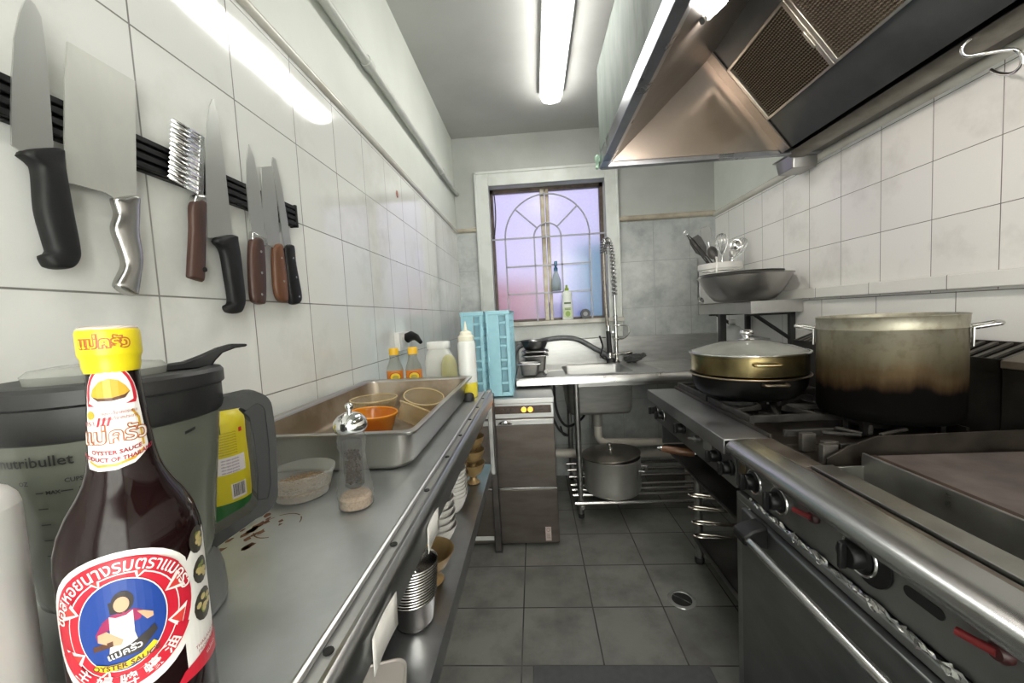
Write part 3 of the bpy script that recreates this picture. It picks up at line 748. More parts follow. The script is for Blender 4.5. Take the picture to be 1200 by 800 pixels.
mb = MB(); mb.bm.faces.new([mb.bm.verts.new(onjar(*p)) for p in [(.038, 1.2275), (.047, 1.2295), (.047, 1.2320), (.038, 1.230)]]); mb.build('mark', pm, t, smooth=0)

# ------------------------------------------------------------------ white tub at the very left
t = thing('food_container', 'white translucent plastic tub with rounded corners at the left edge of the bench front', 'container', (-.35, .16, BZ))
wtub = M('milky_plastic', (.60, .59, .57), .35, 0, (.66, .65, .63), 8, Subsurface_Weight=.15)
mb = MB(); mb.rbox(-.43, -.280, .118, .196, BZ+.0005, BZ+.180, .022); mb.build('tub_body', wtub, t, bevel=.012, seg=4)
mb = MB(); mb.rbox(-.42, -.296, .130, .184, BZ+.180, BZ+.183, .014); mb.build('lid', white_plastic, t, bevel=.002)
# ------------------------------------------------------------------ yellow seasoning bottle behind the handle
yc = Vector((-.452, .505, BZ))
t = thing('seasoning_bottle', 'yellow labelled seasoning bottle seen through the pitcher handle', 'bottle', yc)
MB().lathe([(0, .0005), (.033, .0005), (.036, .004), (.036, .125), (.033, .138), (.022, .148), (.016, .150), (0, .150)], yc, 40).build('bottle_body', M('yellow_label', (.60, .50, .015), .4, 0, (.55, .46, .01), 20), t, smooth=50)
MB().lathe([(.0165, .149), (.0165, .163), (.015, .165), (0, .165)], yc, 30).build('cap', M('green_cap', (.02, .16, .04), .4), t)
yf = Vector((-yc.x, -yc.y, 0)).normalized(); yr = Vector((-yf.y, yf.x, 0))
def ony(l):
    def f(u, v):
        r = .036+.00015*l; a = u/.036
        return yc+yf*(r*math.cos(a))+yr*(r*math.sin(a))+Vector((0, 0, v))
    return f
def yb(u0, u1, v0, v1, c, l, name):
    mb = MB(); merge(mb, flat_shape([(u0, v0), (u1, v0), (u1, v1), (u0, v1)]), ony(l)); return mb.build(name, ink(*c), t, smooth=0)
yb(-.05, .05, .001, .022, ('leaf_green', (.015, .09, .02)), 1, 'green_band')
lb = yb(-.006, .032, .062, .085, ('pale', (.62, .58, .58)), 1, 'text_panel')
mb = MB()
for k in range(5):
    merge(mb, text_mesh('อร่อย ปรุงรส สูตรเข้มข้น', .0028, bold=.00005), lambda x, y: ony(2)(.012+x*.8, .081-k*.0042+y))
mb.build('panel_print', ink('violet', (.12, .05, .16)), lb, smooth=0)
yb(.010, .030, .026, .047, ('pale', (.62, .58, .58)), 1, 'barcode_panel')
mb = MB(); random.seed(5); u = .012
while u < .028:
    w = random.choice((.0004, .0007, .001)); merge(mb, flat_shape([(u, .029), (u+w, .029), (u+w, .046), (u, .046)]), ony(2)); u += w+random.choice((.0004, .0006))
mb.build('barcode', pm, t, smooth=0)
mb = MB()
for k in range(9):
    for z0 in (.118,):
        merge(mb, text_mesh('ผงปรุงรส ส่วนประกอบสำคัญ', .0026), lambda x, y: ony(1)(.010+x*.8, z0-k*.0036+y)) if not (z0 < .1 and k > 2) else None
mb.build('small_print', ink('brown', (.10, .04, .02)), t, smooth=0)
yb(-.004, .004, .118, .134, ('leaf_green', (.015, .09, .02)), 2, 'emblem'); yb(.026, .031, .116, .122, ('red', (.55, .015, .035)), 2, 'emblem')

# ------------------------------------------------------------------ deli tub of seeds
dc = Vector((-.366, .553, BZ))
t = thing('deli_tub', 'small clear plastic tub of brown seeds behind the pepper mill', 'tub', dc)
clear_tub = clear('clear_tub_plastic', (.88, .88, .86), .09, .1, body=.8)
MB().lathe([(0, .0005), (.036, .0005), (.038, .003), (.0445, .031), (.047, .034), (.0475, .039), (.0465, .0395)], dc, 48).build('tub_wall', clear_tub, t, smooth=60, solid=.0008)
seed_m = M('seed_brown', (.16, .10, .055), .7, 0, (.30, .22, .14), 300, .35, .65)
mb = MB(); mb.lathe([(0, .002), (.0365, .002), (.041, .016), (.041, .0165), (.02, .0195), (0, .020)], dc, 32)
random.seed(11)
for k in range(420):
    a = random.uniform(0, 2*PI); r = .0405*math.sqrt(random.random()); z = .0175+.002*(1-r/.041)+random.uniform(0, .002)
    q = bmesh.ops.create_icosphere(mb.bm, subdivisions=1, radius=.0013, matrix=Matrix.Translation(dc+Vector((r*math.cos(a), r*math.sin(a), z))) @ Matrix.Diagonal((random.uniform(.7, 1.5), random.uniform(.7, 1.5), .9, 1)))
o = mb.build('seeds', seed_m, t); o['kind'] = 'stuff'
# ------------------------------------------------------------------ pepper mill
mc = Vector((-.262, .512, BZ))
t = thing('pepper_mill', 'clear acrylic pepper mill with chrome dome top standing before the roasting pan', 'pepper mill', mc)
acr = clear('acrylic', (.93, .93, .92), .06, .03, body=.35)
body = [(0, .001), (.0215, .001), (.0235, .003), (.0235, .014), (.0245, .017), (.0235, .021), (.0242, .025), (.0228, .030), (.0225, .036), (.0205, .045), (.0182, .058), (.0168, .072), (.0165, .082), (.0185, .086), (.0195, .089), (.0180, .092), (.0192, .095), (.0192, .099), (.0178, .102), (.0178, .108)]
MB().lathe(body, mc, 48).build('mill_body', acr, t, smooth=50)
MB().lathe([(0, .028), (.0085, .028), (.013, .032), (.013, .094), (0, .094)], mc, 28).build('inner_tube', clear('acrylic_tube', (.88, .88, .87), .03, .06, body=.15), t)
MB().lathe([(.0175, .107), (.0205, .109), (.0228, .113), (.0228, .118), (.021, .124), (.0155, .130), (.008, .1335), (.004, .1345), (0, .1345)], mc, 48).build('dome', chrome, t, smooth=60)
MB().lathe([(.0035, .134), (.003, .1365), (.0050, .139), (.0058, .142), (.0050, .1455), (.003, .147), (0, .1475)], mc, 24).build('top_knob', chrome, t, smooth=60)
mb = MB(); random.seed(2)
for k in range(210):
    a = random.uniform(0, 2*PI); r = .0105*math.sqrt(random.random()); z = random.uniform(.032, .080)
    bmesh.ops.create_icosphere(mb.bm, subdivisions=1, radius=.0022, matrix=Matrix.Translation(mc+Vector((r*math.cos(a), r*math.sin(a), z))))
o = mb.build('peppercorns', M('peppercorn', (.020, .014, .010), .6, 0, (.09, .06, .045), 180), t); o['kind'] = 'stuff'
MB().lathe([(0, .003), (.0215, .003), (.0215, .015), (.018, .019), (0, .020)], mc, 32).build('ground_pepper', M('ground_pepper', (.30, .22, .16), .8, 0, (.42, .33, .25), 300), t)
# ------------------------------------------------------------------ roasting pan and the tubs in it
t = thing('roasting_pan', 'deep rectangular steel roasting pan holding clear tubs on the bench', 'pan', (-.37, .90, BZ))
RX0, RX1, RY0, RY1, RZ = -.545, -.203, .605, 1.195, 1.13
def loop(x0, x1, y0, y1, r, z): return [Vector((u, v, z)) for u, v in rrect(x0, x1, y0, y1, r, 6)]
o_ = .016
loops = [loop(RX0, RX1, RY0, RY1, .014, RZ-.004), loop(RX0-.000, RX1+.000, RY0, RY1, .014, RZ), loop(RX0+.010, RX1-.010, RY0+.010, RY1-.010, .02, RZ+.0005),
         loop(RX0+.013, RX1-.013, RY0+.013, RY1-.013, .03, RZ-.003), loop(RX0+.020, RX1-.020, RY0+.022, RY1-.022, .035, BZ+.014), loop(RX0+.026, RX1-.026, RY0+.028, RY1-.028, .035, BZ+.005), loop(RX0+.036, RX1-.036, RY0+.038, RY1-.038, .03, BZ+.002)]
pan_m = M('pan_steel', (.42, .40, .375), .28, 1, (.48, .465, .44), 5)
pan_in = M('pan_steel_stained', (.20, .15, .10), .40, .75, (.34, .29, .23), 9, .4, .65, rvar=.1)
MB().loft(loops, cap0=False).build('pan_body', pan_m, t, smooth=50, solid=.0016)
loops2 = [loop(RX0+.0158, RX1-.0158, RY0+.0158, RY1-.0158, .029, RZ-.006), loop(RX0+.0222, RX1-.0222, RY0+.0242, RY1-.0242, .034, BZ+.0155), loop(RX0+.037, RX1-.037, RY0+.039, RY1-.039, .029, BZ+.0038)]
MB().loft(loops2, cap0=False).build('stained_lining', pan_in, t, smooth=50)['label'] = 'brown stained inside of the pan'
amber = clear('greasy_amber_plastic', (.82, .76, .64), .10, .12, (.72, .60, .40), 18)
def tub(c, r, h, name, label, mat, tilt=(0, 0, 0), fill=None):
    t = thing(name, label, 'tub', c, rot=tilt)
    MB().lathe([(0, .0008), (r*.72, .0008), (r*.76, .003), (r*.95, h*.86), (r*1.0, h*.9), (r*1.01, h), (r*.985, h+.0006)], (0, 0, 0), 44).build('tub_wall', mat, t, world=False, smooth=60, solid=.0009)
    MB().tube([(r*1.0*math.cos(2*PI*i/44), r*1.0*math.sin(2*PI*i/44), h) for i in range(44)], .0015, 6, closed=True).build('rim', clear('tub_rim_'+name, (.62, .48, .26), .75, .2) if mat is amber else M('orange_rim', (.75, .30, .012), .3), t, world=False)
    if fill:
        MB().lathe([(0, .0025), (r*.74, .0025), (r*.80, h*.32), (0, h*.36)], (0, 0, 0), 40).build('contents', fill, t, world=False)
    return t
tub(Vector((-.425, .965, BZ+.004)), .058, .058, 'plastic_tub', 'round amber-tinted clear tub at the far left in the roasting pan', amber)
tub(Vector((-.300, .965, BZ+.016)), .050, .050, 'plastic_tub', 'clear tub leaning against the right side of the roasting pan', amber, (.20, .22, 0))
tub(Vector((-.368, .815, BZ+.0085)), .053, .052, 'plastic_tub', 'bright orange oily tub of red chilli paste in the roasting pan', clear('orange_oil_plastic', (.75, .32, .02), .55, .15, (.65, .2, .015), 14), (0, .06, 0), M('chilli_paste', (.28, .03, .008), .35, 0, (.5, .10, .02), 90))
tub(Vector((-.292, .846, BZ+.023)), .042, .040, 'plastic_tub', 'clear tub tipped on its side near the front right of the roasting pan', amber, (-.35, .40, 0))
# ------------------------------------------------------------------ bottles behind the pan
def sauce(x, y, label):
    c = Vector((x, y, BZ)); t = thing('small_bottle', label, 'bottle', c)
    MB().lathe([(0, .0005), (.025, .0005), (.0265, .004), (.0265, .100), (.024, .112), (.0165, .130), (.0145, .140), (.0145, .152), (0, .152)], c, 32).build('bottle_glass', clear('bottle_clear', (.88, .88, .84), .10, .06, body=.4), t, smooth=50)
    MB().lathe([(.0155, .150), (.0155, .170), (.014, .172), (0, .172)], c, 24).build('cap', M('orange_yellow_cap', (.72, .42, .015), .4), t)
    f = Vector((-c.x, -c.y, 0)).normalized(); r = Vector((-f.y, f.x, 0))
    def on(l):
        def g(u, v): a = u/.0265; rr = .0265+.0002*l; return c+f*(rr*math.cos(a))+r*(rr*math.sin(a))+Vector((0, 0, v))
        return g
    mb = MB(); merge(mb, flat_shape([(-.035, .040), (.035, .040), (.035, .100), (-.035, .100)]), on(1)); lab = mb.build('paper_label', ink('orange_label', (.62, .20, .03)), t, smooth=0)
    mb = MB(); merge(mb, flat_shape(ell(0, .079, .019, .016, 24)), on(2)); mb.build('label_oval', ink('dark_red', (.33, .01, .03)), lab, smooth=0)
    mb = MB(); merge(mb, flat_shape(ell(0, .079, .0165, .0135, 24)), on(3)); mb.build('label_oval', ink('yellow', (.75, .55, .02)), lab, smooth=0)
    mb = MB(); merge(mb, flat_shape(ell(0, .079, .010, .007, 16)), on(4)); mb.build('label_oval', ink('olive', (.35, .28, .03)), lab, smooth=0)
    return t
sauce(-.462, 1.226, 'small clear bottle with yellow cap and orange label, against the left wall')
sauce(-.400, 1.228, 'small clear bottle with yellow cap and orange label, in front of the white storage jar')
c = Vector((-.338, 1.245, BZ)); 
t = thing('storage_jar', 'cloudy white plastic storage jar behind the roasting pan', 'jar', c)
cloudy = clear('cloudy_plastic', (.74, .75, .72), .62, .25)
def jl(w, d, r, z): return [Vector((c.x+.012+u, c.y+.0345+v*.85, z)) for u, v in rrect(-w, w, -d, d, r, 5)]
MB().loft([jl(.043, .030, .012, BZ+.0005), jl(.045, .032, .014, BZ+.004), jl(.045, .032, .014, BZ+.115), jl(.042, .029, .016, BZ+.140), jl(.034, .024, .018, BZ+.156), jl(.033, .024, .018, BZ+.162)]).build('jar_body', cloudy, t, smooth=60)
MB().loft([jl(.037, .027, .02, BZ+.160), jl(.038, .028, .02, BZ+.162), jl(.038, .028, .02, BZ+.180), jl(.036, .026, .02, BZ+.183)]).build('screw_lid', clear('cloudy_lid', (.78, .79, .77), .7, .3), t, smooth=50)
c = Vector((-.281, 1.2232, BZ))
t = thing('glass_jug', 'rounded clear bottle of pale yellow oil behind the pan, beside the squeeze bottle', 'bottle', c)
MB().lathe([(0, .0005), (.024, .0005), (.0265, .004), (.0265, .09), (.0245, .115), (.018, .134), (.010, .142), (0, .143)], c, 36).build('bottle_wall', clear('oily_glass', (.72, .70, .45), .30, .05), t, smooth=60)
MB().lathe([(0, .003), (.0245, .003), (.0245, .055), (0, .055)], c, 30).build('oil', M('pale_oil', (.55, .48, .12), .15), t)
c = Vector((-.222, 1.228, BZ))
t = thing('squeeze_bottle', 'tall white squeeze bottle with pointed nozzle and yellow oil at the bench end', 'squeeze bottle', c)
MB().lathe([(0, .0005), (.026, .0005), (.0285, .004), (.029, .05)], c, 40).build('oil_section', M('yellow_oil', (.72, .58, .03), .2, 0, (.8, .68, .08), 30), t, smooth=60)['label'] = 'yellow oil in the bottom of the bottle'
MB().lathe([(.029, .05), (.029, .17), (.0275, .180), (.024, .185), (0, .185)], c, 40).build('bottle_wall', M('milky_squeeze', (.66, .68, .66), .35, Subsurface_Weight=.1), t, smooth=60)
MB().lathe([(.0245, .184), (.0255, .186), (.0255, .199), (.022, .201), (.019, .205), (.0185, .213), (.012, .216), (.0058, .219), (.0042, .232), (.0022, .246), (0, .2465)], c, 36).build('nozzle_cap', M('cream_cap', (.70, .68, .56), .4), t, smooth=40)
c = Vector((-.214, 1.17, BZ))
tag(MB().lathe([(0, .0005), (.016, .0005), (.018, .004), (.0165, .019), (.012, .024), (0, .025)], c, 24).build('bottle_stopper', black_rubber, smooth=40), 'small black rubber cap on the bench beside the far corner of the roasting pan', 'cap')
# ------------------------------------------------------------------ crockery on the lower shelf
# nested steel cups
cup_m = M('cup_steel', (.50, .48, .46), .2, 1, (.62, .60, .58), 20, rvar=.05)
cc = Vector((-.228, .612, SZ))
NC = 13
def cup_proto():
    t = thing('steel_cup', 'x', 'cup', cc, group='nested steel cups on the lower shelf')
    MB().lathe([(0, .0006), (.027, .0006), (.031, .003), (.0335, .012), (.0385, .050), (.0395, .0515), (.0402, .0505), (.0398, .049), (.0376, .048), (.0325, .0125), (.030, .0045), (.0265, .0022), (0, .0022)], (0, 0, 0), 44).build('cup_wall', cup_m, t, world=False, smooth=50)
    return t
p = cup_proto(); p['label'] = 'bottom steel cup of the nested stack on the lower shelf'
for k in range(1, NC):
    q = dup(p, cc+Vector((.0004*k, .0002*k, .0046*k+.0002)), (0, 0, k), 'topmost steel cup of the nested stack on the lower shelf' if k == NC-1 else 'steel cup in the nested stack on the lower shelf, %s from the bottom' % ORD[k+1])
for k, z in ((0, 0),):
    tt = thing('serving_spoon', 'crumpled shiny steel spoon bowl lying inside the topmost steel cup', 'spoon', cc+Vector((-.004, .005, .0046*12+.016)), rot=(.5, .5, 0))
    MB().sphere((0, 0, .008), .021, 1.2, .8, .35, 18).build('spoon_bowl', chrome, tt, world=False)
    MB().tube([(-.02, 0, .009), (-.032, 0, .018)], .003, 8).build('spoon_handle', chrome, tt, world=False)
gold_m = M('bronze_glaze', (.30, .20, .085), .35, .35, (.22, .14, .06), 18, rvar=.08)
def footed(c, r, h, label, grp=None):
    t = thing('footed_bowl', label, 'bowl', c, group=grp)
    s = r/.05
    MB().lathe([(0, .0005), (.024*s, .0005), (.0265*s, .003), (.024*s, .007), (.015*s, .012), (.013*s, .02), (.016*s, .025)], (0, 0, 0), 40).build('foot', gold_m, t, world=False, smooth=60)
    b = .024
    MB().lathe([(0, b), (.016*s, b), (.034*s, b+.010), (.044*s, b+.026), (.049*s, h-.002), (.050*s, h), (.0485*s, h), (.0425*s, b+.027), (.032*s, b+.0125), (0, b+.004)], (0, 0, 0), 44).build('bowl_wall', gold_m, t, world=False, smooth=60)
    return t
footed(Vector((-.226, .712, SZ)), .048, .062, 'single bronze footed bowl just behind the steel cups on the lower shelf')
g = 'stacked bronze footed bowls on the lower shelf'
p = footed(Vector((-.212, 1.155, SZ)), .040, .065, 'bottom bronze footed bowl of the stack at the far shelf end', g)
for k in range(1, 5):
    dup(p, Vector((-.212+.001*k, 1.155, SZ+.0415*k)), (0, 0, 0), 'bronze footed bowl in the far shelf-end stack, %s from the bottom' % ORD[k+1] if k < 4 else 'topmost bronze footed bowl of the stack at the far shelf end')
p2 = dup(p, Vector((-.250, 1.0725, SZ)), (0, 0, 0), 'lower bronze footed bowl partly hidden behind the ribbed white bowls')
dup(p, Vector((-.250, 1.0725, SZ+.0415)), (0, 0, 0), 'upper bronze footed bowl partly hidden behind the ribbed white bowls')
# white bowls
wh_m = M('white_ribbed_ceramic', (.52, .50, .47), .3, 0, (.60, .58, .55), 25)
def wbowl(c, r, h, label, grp):
    t = thing('white_bowl', label, 'bowl', c, group=grp)
    prof = [(0, .0005), (r*.45, .0005), (r*.50, .002)]
    n = 7
    for i in range(n+1):
        s = i/n; prof.append((r*(.50+.5*s**.72), .002+(h-.002)*s))
    prof += [(r-.0012, h)]+[(r*(.50+.5*s**.72)-.0014, .002+(h-.002)*s) for s in (.8, .6, .4, .2)]+[(r*.46, .005), (0, .005)]
    MB().lathe(prof, (0, 0, 0), 44).build('bowl_wall', wh_m, t, world=False, smooth=60)
    mb = MB(); 
    for z, rr in ((.002+(h-.002)*.75, .50+.5*.75**.72), (.002+(h-.002)*.5, .50+.5*.5**.72)):
        mb.tube([(r*(rr)*math.cos(2*PI*i/40), r*(rr)*math.sin(2*PI*i/40), z) for i in range(40)], .0007, 6, closed=True)
    mb.build('rib', wh_m, t, world=False)
    return t
g = 'stacked white bowls on the lower shelf'
p = wbowl(Vector((-.243, .846, SZ)), .043, .040, 'bottom white bowl of the leaning stack behind the bronze bowl', g)
for k in range(1, 6):
    dup(p, Vector((-.243-.0016*k, .846+.001*k, SZ+.0155*k)), (.008*(k % 3), -.012*k, k), 'white bowl in the leaning stack, %s from the bottom' % ORD[k+1] if k < 5 else 'topmost white bowl of the leaning stack behind the bronze bowl')
g = 'nested ribbed white bowls on the lower shelf'
p = wbowl(Vector((-.243, .985, SZ)), .044, .048, 'bottom ribbed white bowl of the tall nested stack', g)
for k in range(1, 8):
    dup(p, Vector((-.243, .985, SZ+.0098*k)), (0, 0, k), 'ribbed white bowl in the tall nested stack, %s from the bottom' % ORD[k+1] if k < 7 else 'topmost ribbed white bowl of the tall nested stack')
# white folded cloth / plate at the front
t = thing('white_dish', 'white rounded square dish on the lower shelf nearest the camera', 'dish', (-.245, .47, SZ))
def dl(w, r, z): return [Vector((-.243+u*math.cos(.3)-v*math.sin(.3), .452+u*math.sin(.3)+v*math.cos(.3), SZ+z)) for u, v in rrect(-w, w, -w, w, r, 6)]
MB().loft([dl(.035, .012, .0005), dl(.038, .013, .003), dl(.052, .018, .024), dl(.053, .018, .026), dl(.051, .017, .026), dl(.036, .012, .006)]).build('dish_body', M('dish_white', (.62, .57, .53), .35), t, smooth=50)
MB().loft([dl(.0495, .016, .0235), dl(.049, .016, .0245)]).build('folded_napkin', M('napkin', (.66, .61, .57), .8), t, bevel=.001)
# ------------------------------------------------------------------ dishwasher and its racks
DX0, DX1, DY0, DY1, DZ = -.47, .085, 2.105, 2.72, .854
t = thing('dishwasher', 'stainless steel undercounter dishwasher with two orange lights below the window', 'dishwasher', (-.19, 2.4, 0))
mb = MB(); mb.box(DX0, DX1, DY0+.02, DY1, .03, DZ-.004); mb.box(DX0+.03, DX1-.03, DY0+.05, DY1, 0, .03); mb.build('body', steel_dull, t, bevel=.002)
MB().box(DX0-.002, DX1+.004, DY0-.004, DY1, DZ-.03, DZ).build('machine_top', steel, t, bevel=.003)
MB().box(DX0, DX1, DY0+.004, DY0+.03, .742, DZ-.03).build('control_panel', steel, t, bevel=.002)
MB().box(DX0+.03, DX1-.014, DY0+.001, DY0+.01, .768, .812).build('control_strip', M('control_strip', (.035, .022, .014), .3, 0, (.07, .04, .025), 30), t, bevel=.001)
og = emit('orange_indicator', (1, .30, .03), 1.6)
for x in (-.080, -.044):
    kb = MB().cyl((x, DY0+.004, .790), (x, DY0-.006, .790), .0125, n=24).build('indicator_light', og, t, bevel=.002)
    MB().tube([(x+.0145*math.cos(2*PI*i/24), DY0-.001, .790+.0145*math.sin(2*PI*i/24)) for i in range(24)], .002, 6, closed=True).build('bezel', steel_bright, kb)
for x in (-.20, -.17, -.14, -.01, .02, .045): MB().box(x-.008, x+.008, DY0-.0005, DY0+.006, .783, .797).build('button', M('button_dark', (.05, .035, .03), .4) if 'button_dark' not in bpy.data.materials else bpy.data.materials['button_dark'], t, bevel=.001)
dd = M('door_steel', (.105, .088, .078), .40, .85, (.14, .12, .106), 5, stretch=(1, 1, 4))
d = MB().box(DX0+.002, DX1, DY0-.004, DY0+.02, .347, .742).build('door', dd, t, bevel=.003)
mb = MB(); mb.box(DX0+.004, DX1-.002, DY0-.014, DY0-.002, .706, .738); mb.build('handle_rail', steel, d, bevel=.004)
mb = MB(); mb.tube([(x, DY0-.016-.012*math.sin((x+.228)/.08*PI), .716+.012*math.sin((x+.228)/.08*PI)) for x in [-.228+.08*i/14 for i in range(15)]], [.002+.010*math.sin(i/14*PI) for i in range(15)], 10); mb.build('door_handle', steel_bright, d)
MB().box(DX0+.002, DX1, DY0-.002, DY0+.02, .335, .345).build('door_gap_trim', steel_bright, t, bevel=.001)
MB().box(DX0+.002, DX1+.002, DY0-.004, DY0+.02, .022, .334).build('kick_panel', dd, t, bevel=.003)
st = MB().box(.008, .040, DY0-.0052, DY0-.003, .035, .115).build('sticker', M('sticker_pale', (.50, .42, .38), .5, 0, (.42, .33, .30), 30), t)
mb = MB(); mb.tube([(.024+.009*math.cos(2*PI*i/18), DY0-.0056, .098+.009*math.sin(2*PI*i/18)) for i in range(18)], .0012, 6, closed=True)
for z in (.072, .062, .052): mb.box(.014, .034, DY0-.0058, DY0-.005, z-.0015, z+.0015)
mb.build('sticker_print', M('print_grey', (.16, .12, .11), .5), st)
MB().box(-.42, -.285, DY0-.0065, DY0-.003, .042, .066).build('warning_strip', M('strip_white', (.50, .50, .49), .4), t, bevel=.001)
# floor-standing post in front of the machine
t = thing('steel_post', 'dark square steel post standing at the front of the dishwasher, beyond the bench end', 'post', (-.257, 2.085, 0))
MB().box(-.275, -.239, 2.050, 2.086, .012, .895).build('tube', M('dark_post', (.055, .05, .047), .45, .6, (.09, .08, .075), 12), t, bevel=.004)
MB().box(-.278, -.236, 2.047, 2.088, 0, .014).build('foot', black_rubber, t, bevel=.002)
# blue racks on edge
blue_m = M('blue_rack_plastic', (.27, .53, .63), .38, 0, (.33, .60, .69), 14, bmp=.05)
def rack(x0, x1, y0, label, tilt):
    t = thing('dish_rack', label, 'dish rack', ((x0+x1)/2, y0+.25, DZ+.0006), rot=(0, tilt, 0))
    w = (x1-x0)/2; H = .492; D = .25
    def bx(mb, a, b, c, d, e, f): mb.box(a, b, c, d, e, f)
    mb = MB()
    th = .009
    for y_a, y_b, y_in in ((-D, -D+th, -D+.055), (D-th, D, D-.055)):
        bx(mb, -w, w*.12, y_a, y_b, 0, H)                          # wide solid web
        bx(mb, w-.020, w, y_a, y_b, 0, H)
        bx(mb, -w, -w+.010, y_a-.006 if y_a < 0 else y_b, y_a if y_a < 0 else y_b+.006, 0, H)
        for z in (0, .075, .155, .205, .285, .335, .415, H-.03): bx(mb, w*.12, w-.02, y_a, y_b, z, z+(.03 if z in (0, H-.03) else .014))
        bx(mb, w*.08, w, y_in, y_in+.004, 0, H)                    # back of the pockets
        bx(mb, -w-.004, w+.004, min(y_a, y_b)-.004, max(y_a, y_b)+.004, H-.022, H)
    for z_a, z_b in ((0, th), (H-th, H)):
        bx(mb, -w, -w+.03, -D, D, z_a, z_b); bx(mb, w-.03, w, -D, D, z_a, z_b)
        for y in [-D+k*.0833 for k in range(7)]: bx(mb, -w, w, max(-D, y-.008), min(D, y+.008), z_a, z_b)
    mb.build('rim_wall', blue_m, t, world=False, bevel=.0015, seg=1)
    mb = MB()
    for k in range(12):
        v = -D+.02+k*(2*D-.04)/11
        bx(mb, w-.008, w-.002, v-.004, v+.004, .01, H-.01); bx(mb, w-.009, w-.003, -D+.01, D-.01, .02+k*(H-.04)/11-.004, .02+k*(H-.04)/11+.004)
    mb.build('rack_floor', blue_m, t, world=False)
    mb = MB()
    for k in range(5):
        for j in range(6):
            z = .06+j*.075; y = -D+.08+k*.085
            mb.tube([(w-.008, y, z), (w-.05, y, z+.004)], [.005, .0035], 6)
    mb.build('peg', blue_m, t, world=False)['kind'] = 'stuff'
    return t
rack(-.412, -.288, 2.155, 'blue plastic dish rack on edge, nearer the left wall', 0)
rack(-.270, -.140, 2.150, 'blue plastic dish rack on edge, nearer the sink', 0)

# ------------------------------------------------------------------ sink bench
SX0, SX1, SY0, SY1, SZT = -.132, 1.402, 2.372, 3.035, .92
BX0, BX1, BY0, BYB = .185, .640, 2.50, 2.93
t = thing('sink_bench', 'stainless steel sink bench with splashback under the window', 'sink', (.6, 2.7, 0))
mb = MB()
for a in ((SX0, BX0, SY0+.006, SY1), (BX1, SX1, SY0+.006, SY1), (BX0, BX1, SY0+.006, BY0), (BX0, BX1, BYB, SY1)): mb.box(a[0], a[1], a[2], a[3], SZT-.012, SZT-.006)
mb.build('bench_top', steel, t)
mb = MB(); mb.prism([(SY0, SZT-.048), (SY0, SZT-.004), (SY0+.004, SZT), (SY0+.022, SZT), (SY0+.028, SZT-.007), (SY0+.022, SZT-.012), (SY0+.008, SZT-.012), (SY0+.008, SZT-.048)], SX1-SX0, lambda u, v, w: Vector((SX0+w, u, v)))
mb.build('front_edge', M('edge_steel', (.42, .42, .41), .3, 1, (.52, .52, .51), 8, rvar=.06), t, smooth=50)
mb = MB(); mb.prism([(SX0, SZT-.048), (SX0, SZT), (SX0+.018, SZT), (SX0+.024, SZT-.007), (SX0+.006, SZT-.012), (SX0+.006, SZT-.048)], SY1-SY0, lambda u, v, w: Vector((u, SY0+w, v))); mb.build('end_edge', steel, t, smooth=50)
mb = MB(); mb.box(SX0, SX1, SY1-.008, SY1, SZT-.01, 1.10); mb.box(SX0, SX1, SY1-.008, SY1+.02, 1.098, 1.105); mb.box(SX1-.008, SX1, SY0, SY1, SZT-.01, 1.10); mb.build('splashback', steel, t, bevel=.002)
def bl(i, z, r=.05): return [Vector((u, v, z)) for u, v in rrect(BX0+i, BX1-i, BY0+i, BYB-i, r, 6)]
MB().loft([bl(-.006, SZT-.006), bl(.004, SZT-.008), bl(.010, SZT-.03), bl(.018, .66), bl(.03, .635), bl(.06, .628)], cap0=False).build('bowl', steel, t, smooth=50, solid=.002)
MB().cyl((.42, 2.715, .632), (.42, 2.715, .6345), .045, n=28).build('waste_grate', chrome, t, bevel=.001)
# recessed drainer on the right
mb = MB()
for k in range(7): mb.box(.80, 1.32, 2.50+k*.065, 2.508+k*.065, SZT-.007, SZT-.003)
mb.build('drainer_rib', steel, t, bevel=.001)
for x, y in ((.243, 2.402), (1.34, 2.402), (.243, 2.98), (1.34, 2.98)):
    lg = MB().cyl((x, y, .03), (x, y, SZT-.012), .0185, n=20).build('leg', steel_dull, t)
    MB().lathe([(0, 0), (.015, 0), (.019, .006), (.019, .032), (0, .034)], (x, y, 0), 18).build('foot', black_rubber, lg)
mb = MB(); mb.box(.235, 1.34, 2.39, 2.415, SZT-.075, SZT-.03); mb.build('apron_rail', steel_dull, t, bevel=.003)
rung = M('rung_steel', (.55, .54, .52), .25, 1)
for y in (2.292, 2.40, 2.475, 2.548, 2.68, 2.80, 2.92):
    MB().cyl((.196, y, .15), (1.36, y, .15), .0115, n=14).build('rung', rung, t)
for x in (.243, 1.34): MB().box(x-.012, x+.012, 2.28, 2.98, .118, .139).build('rack_rail', steel_dull, t, bevel=.002)
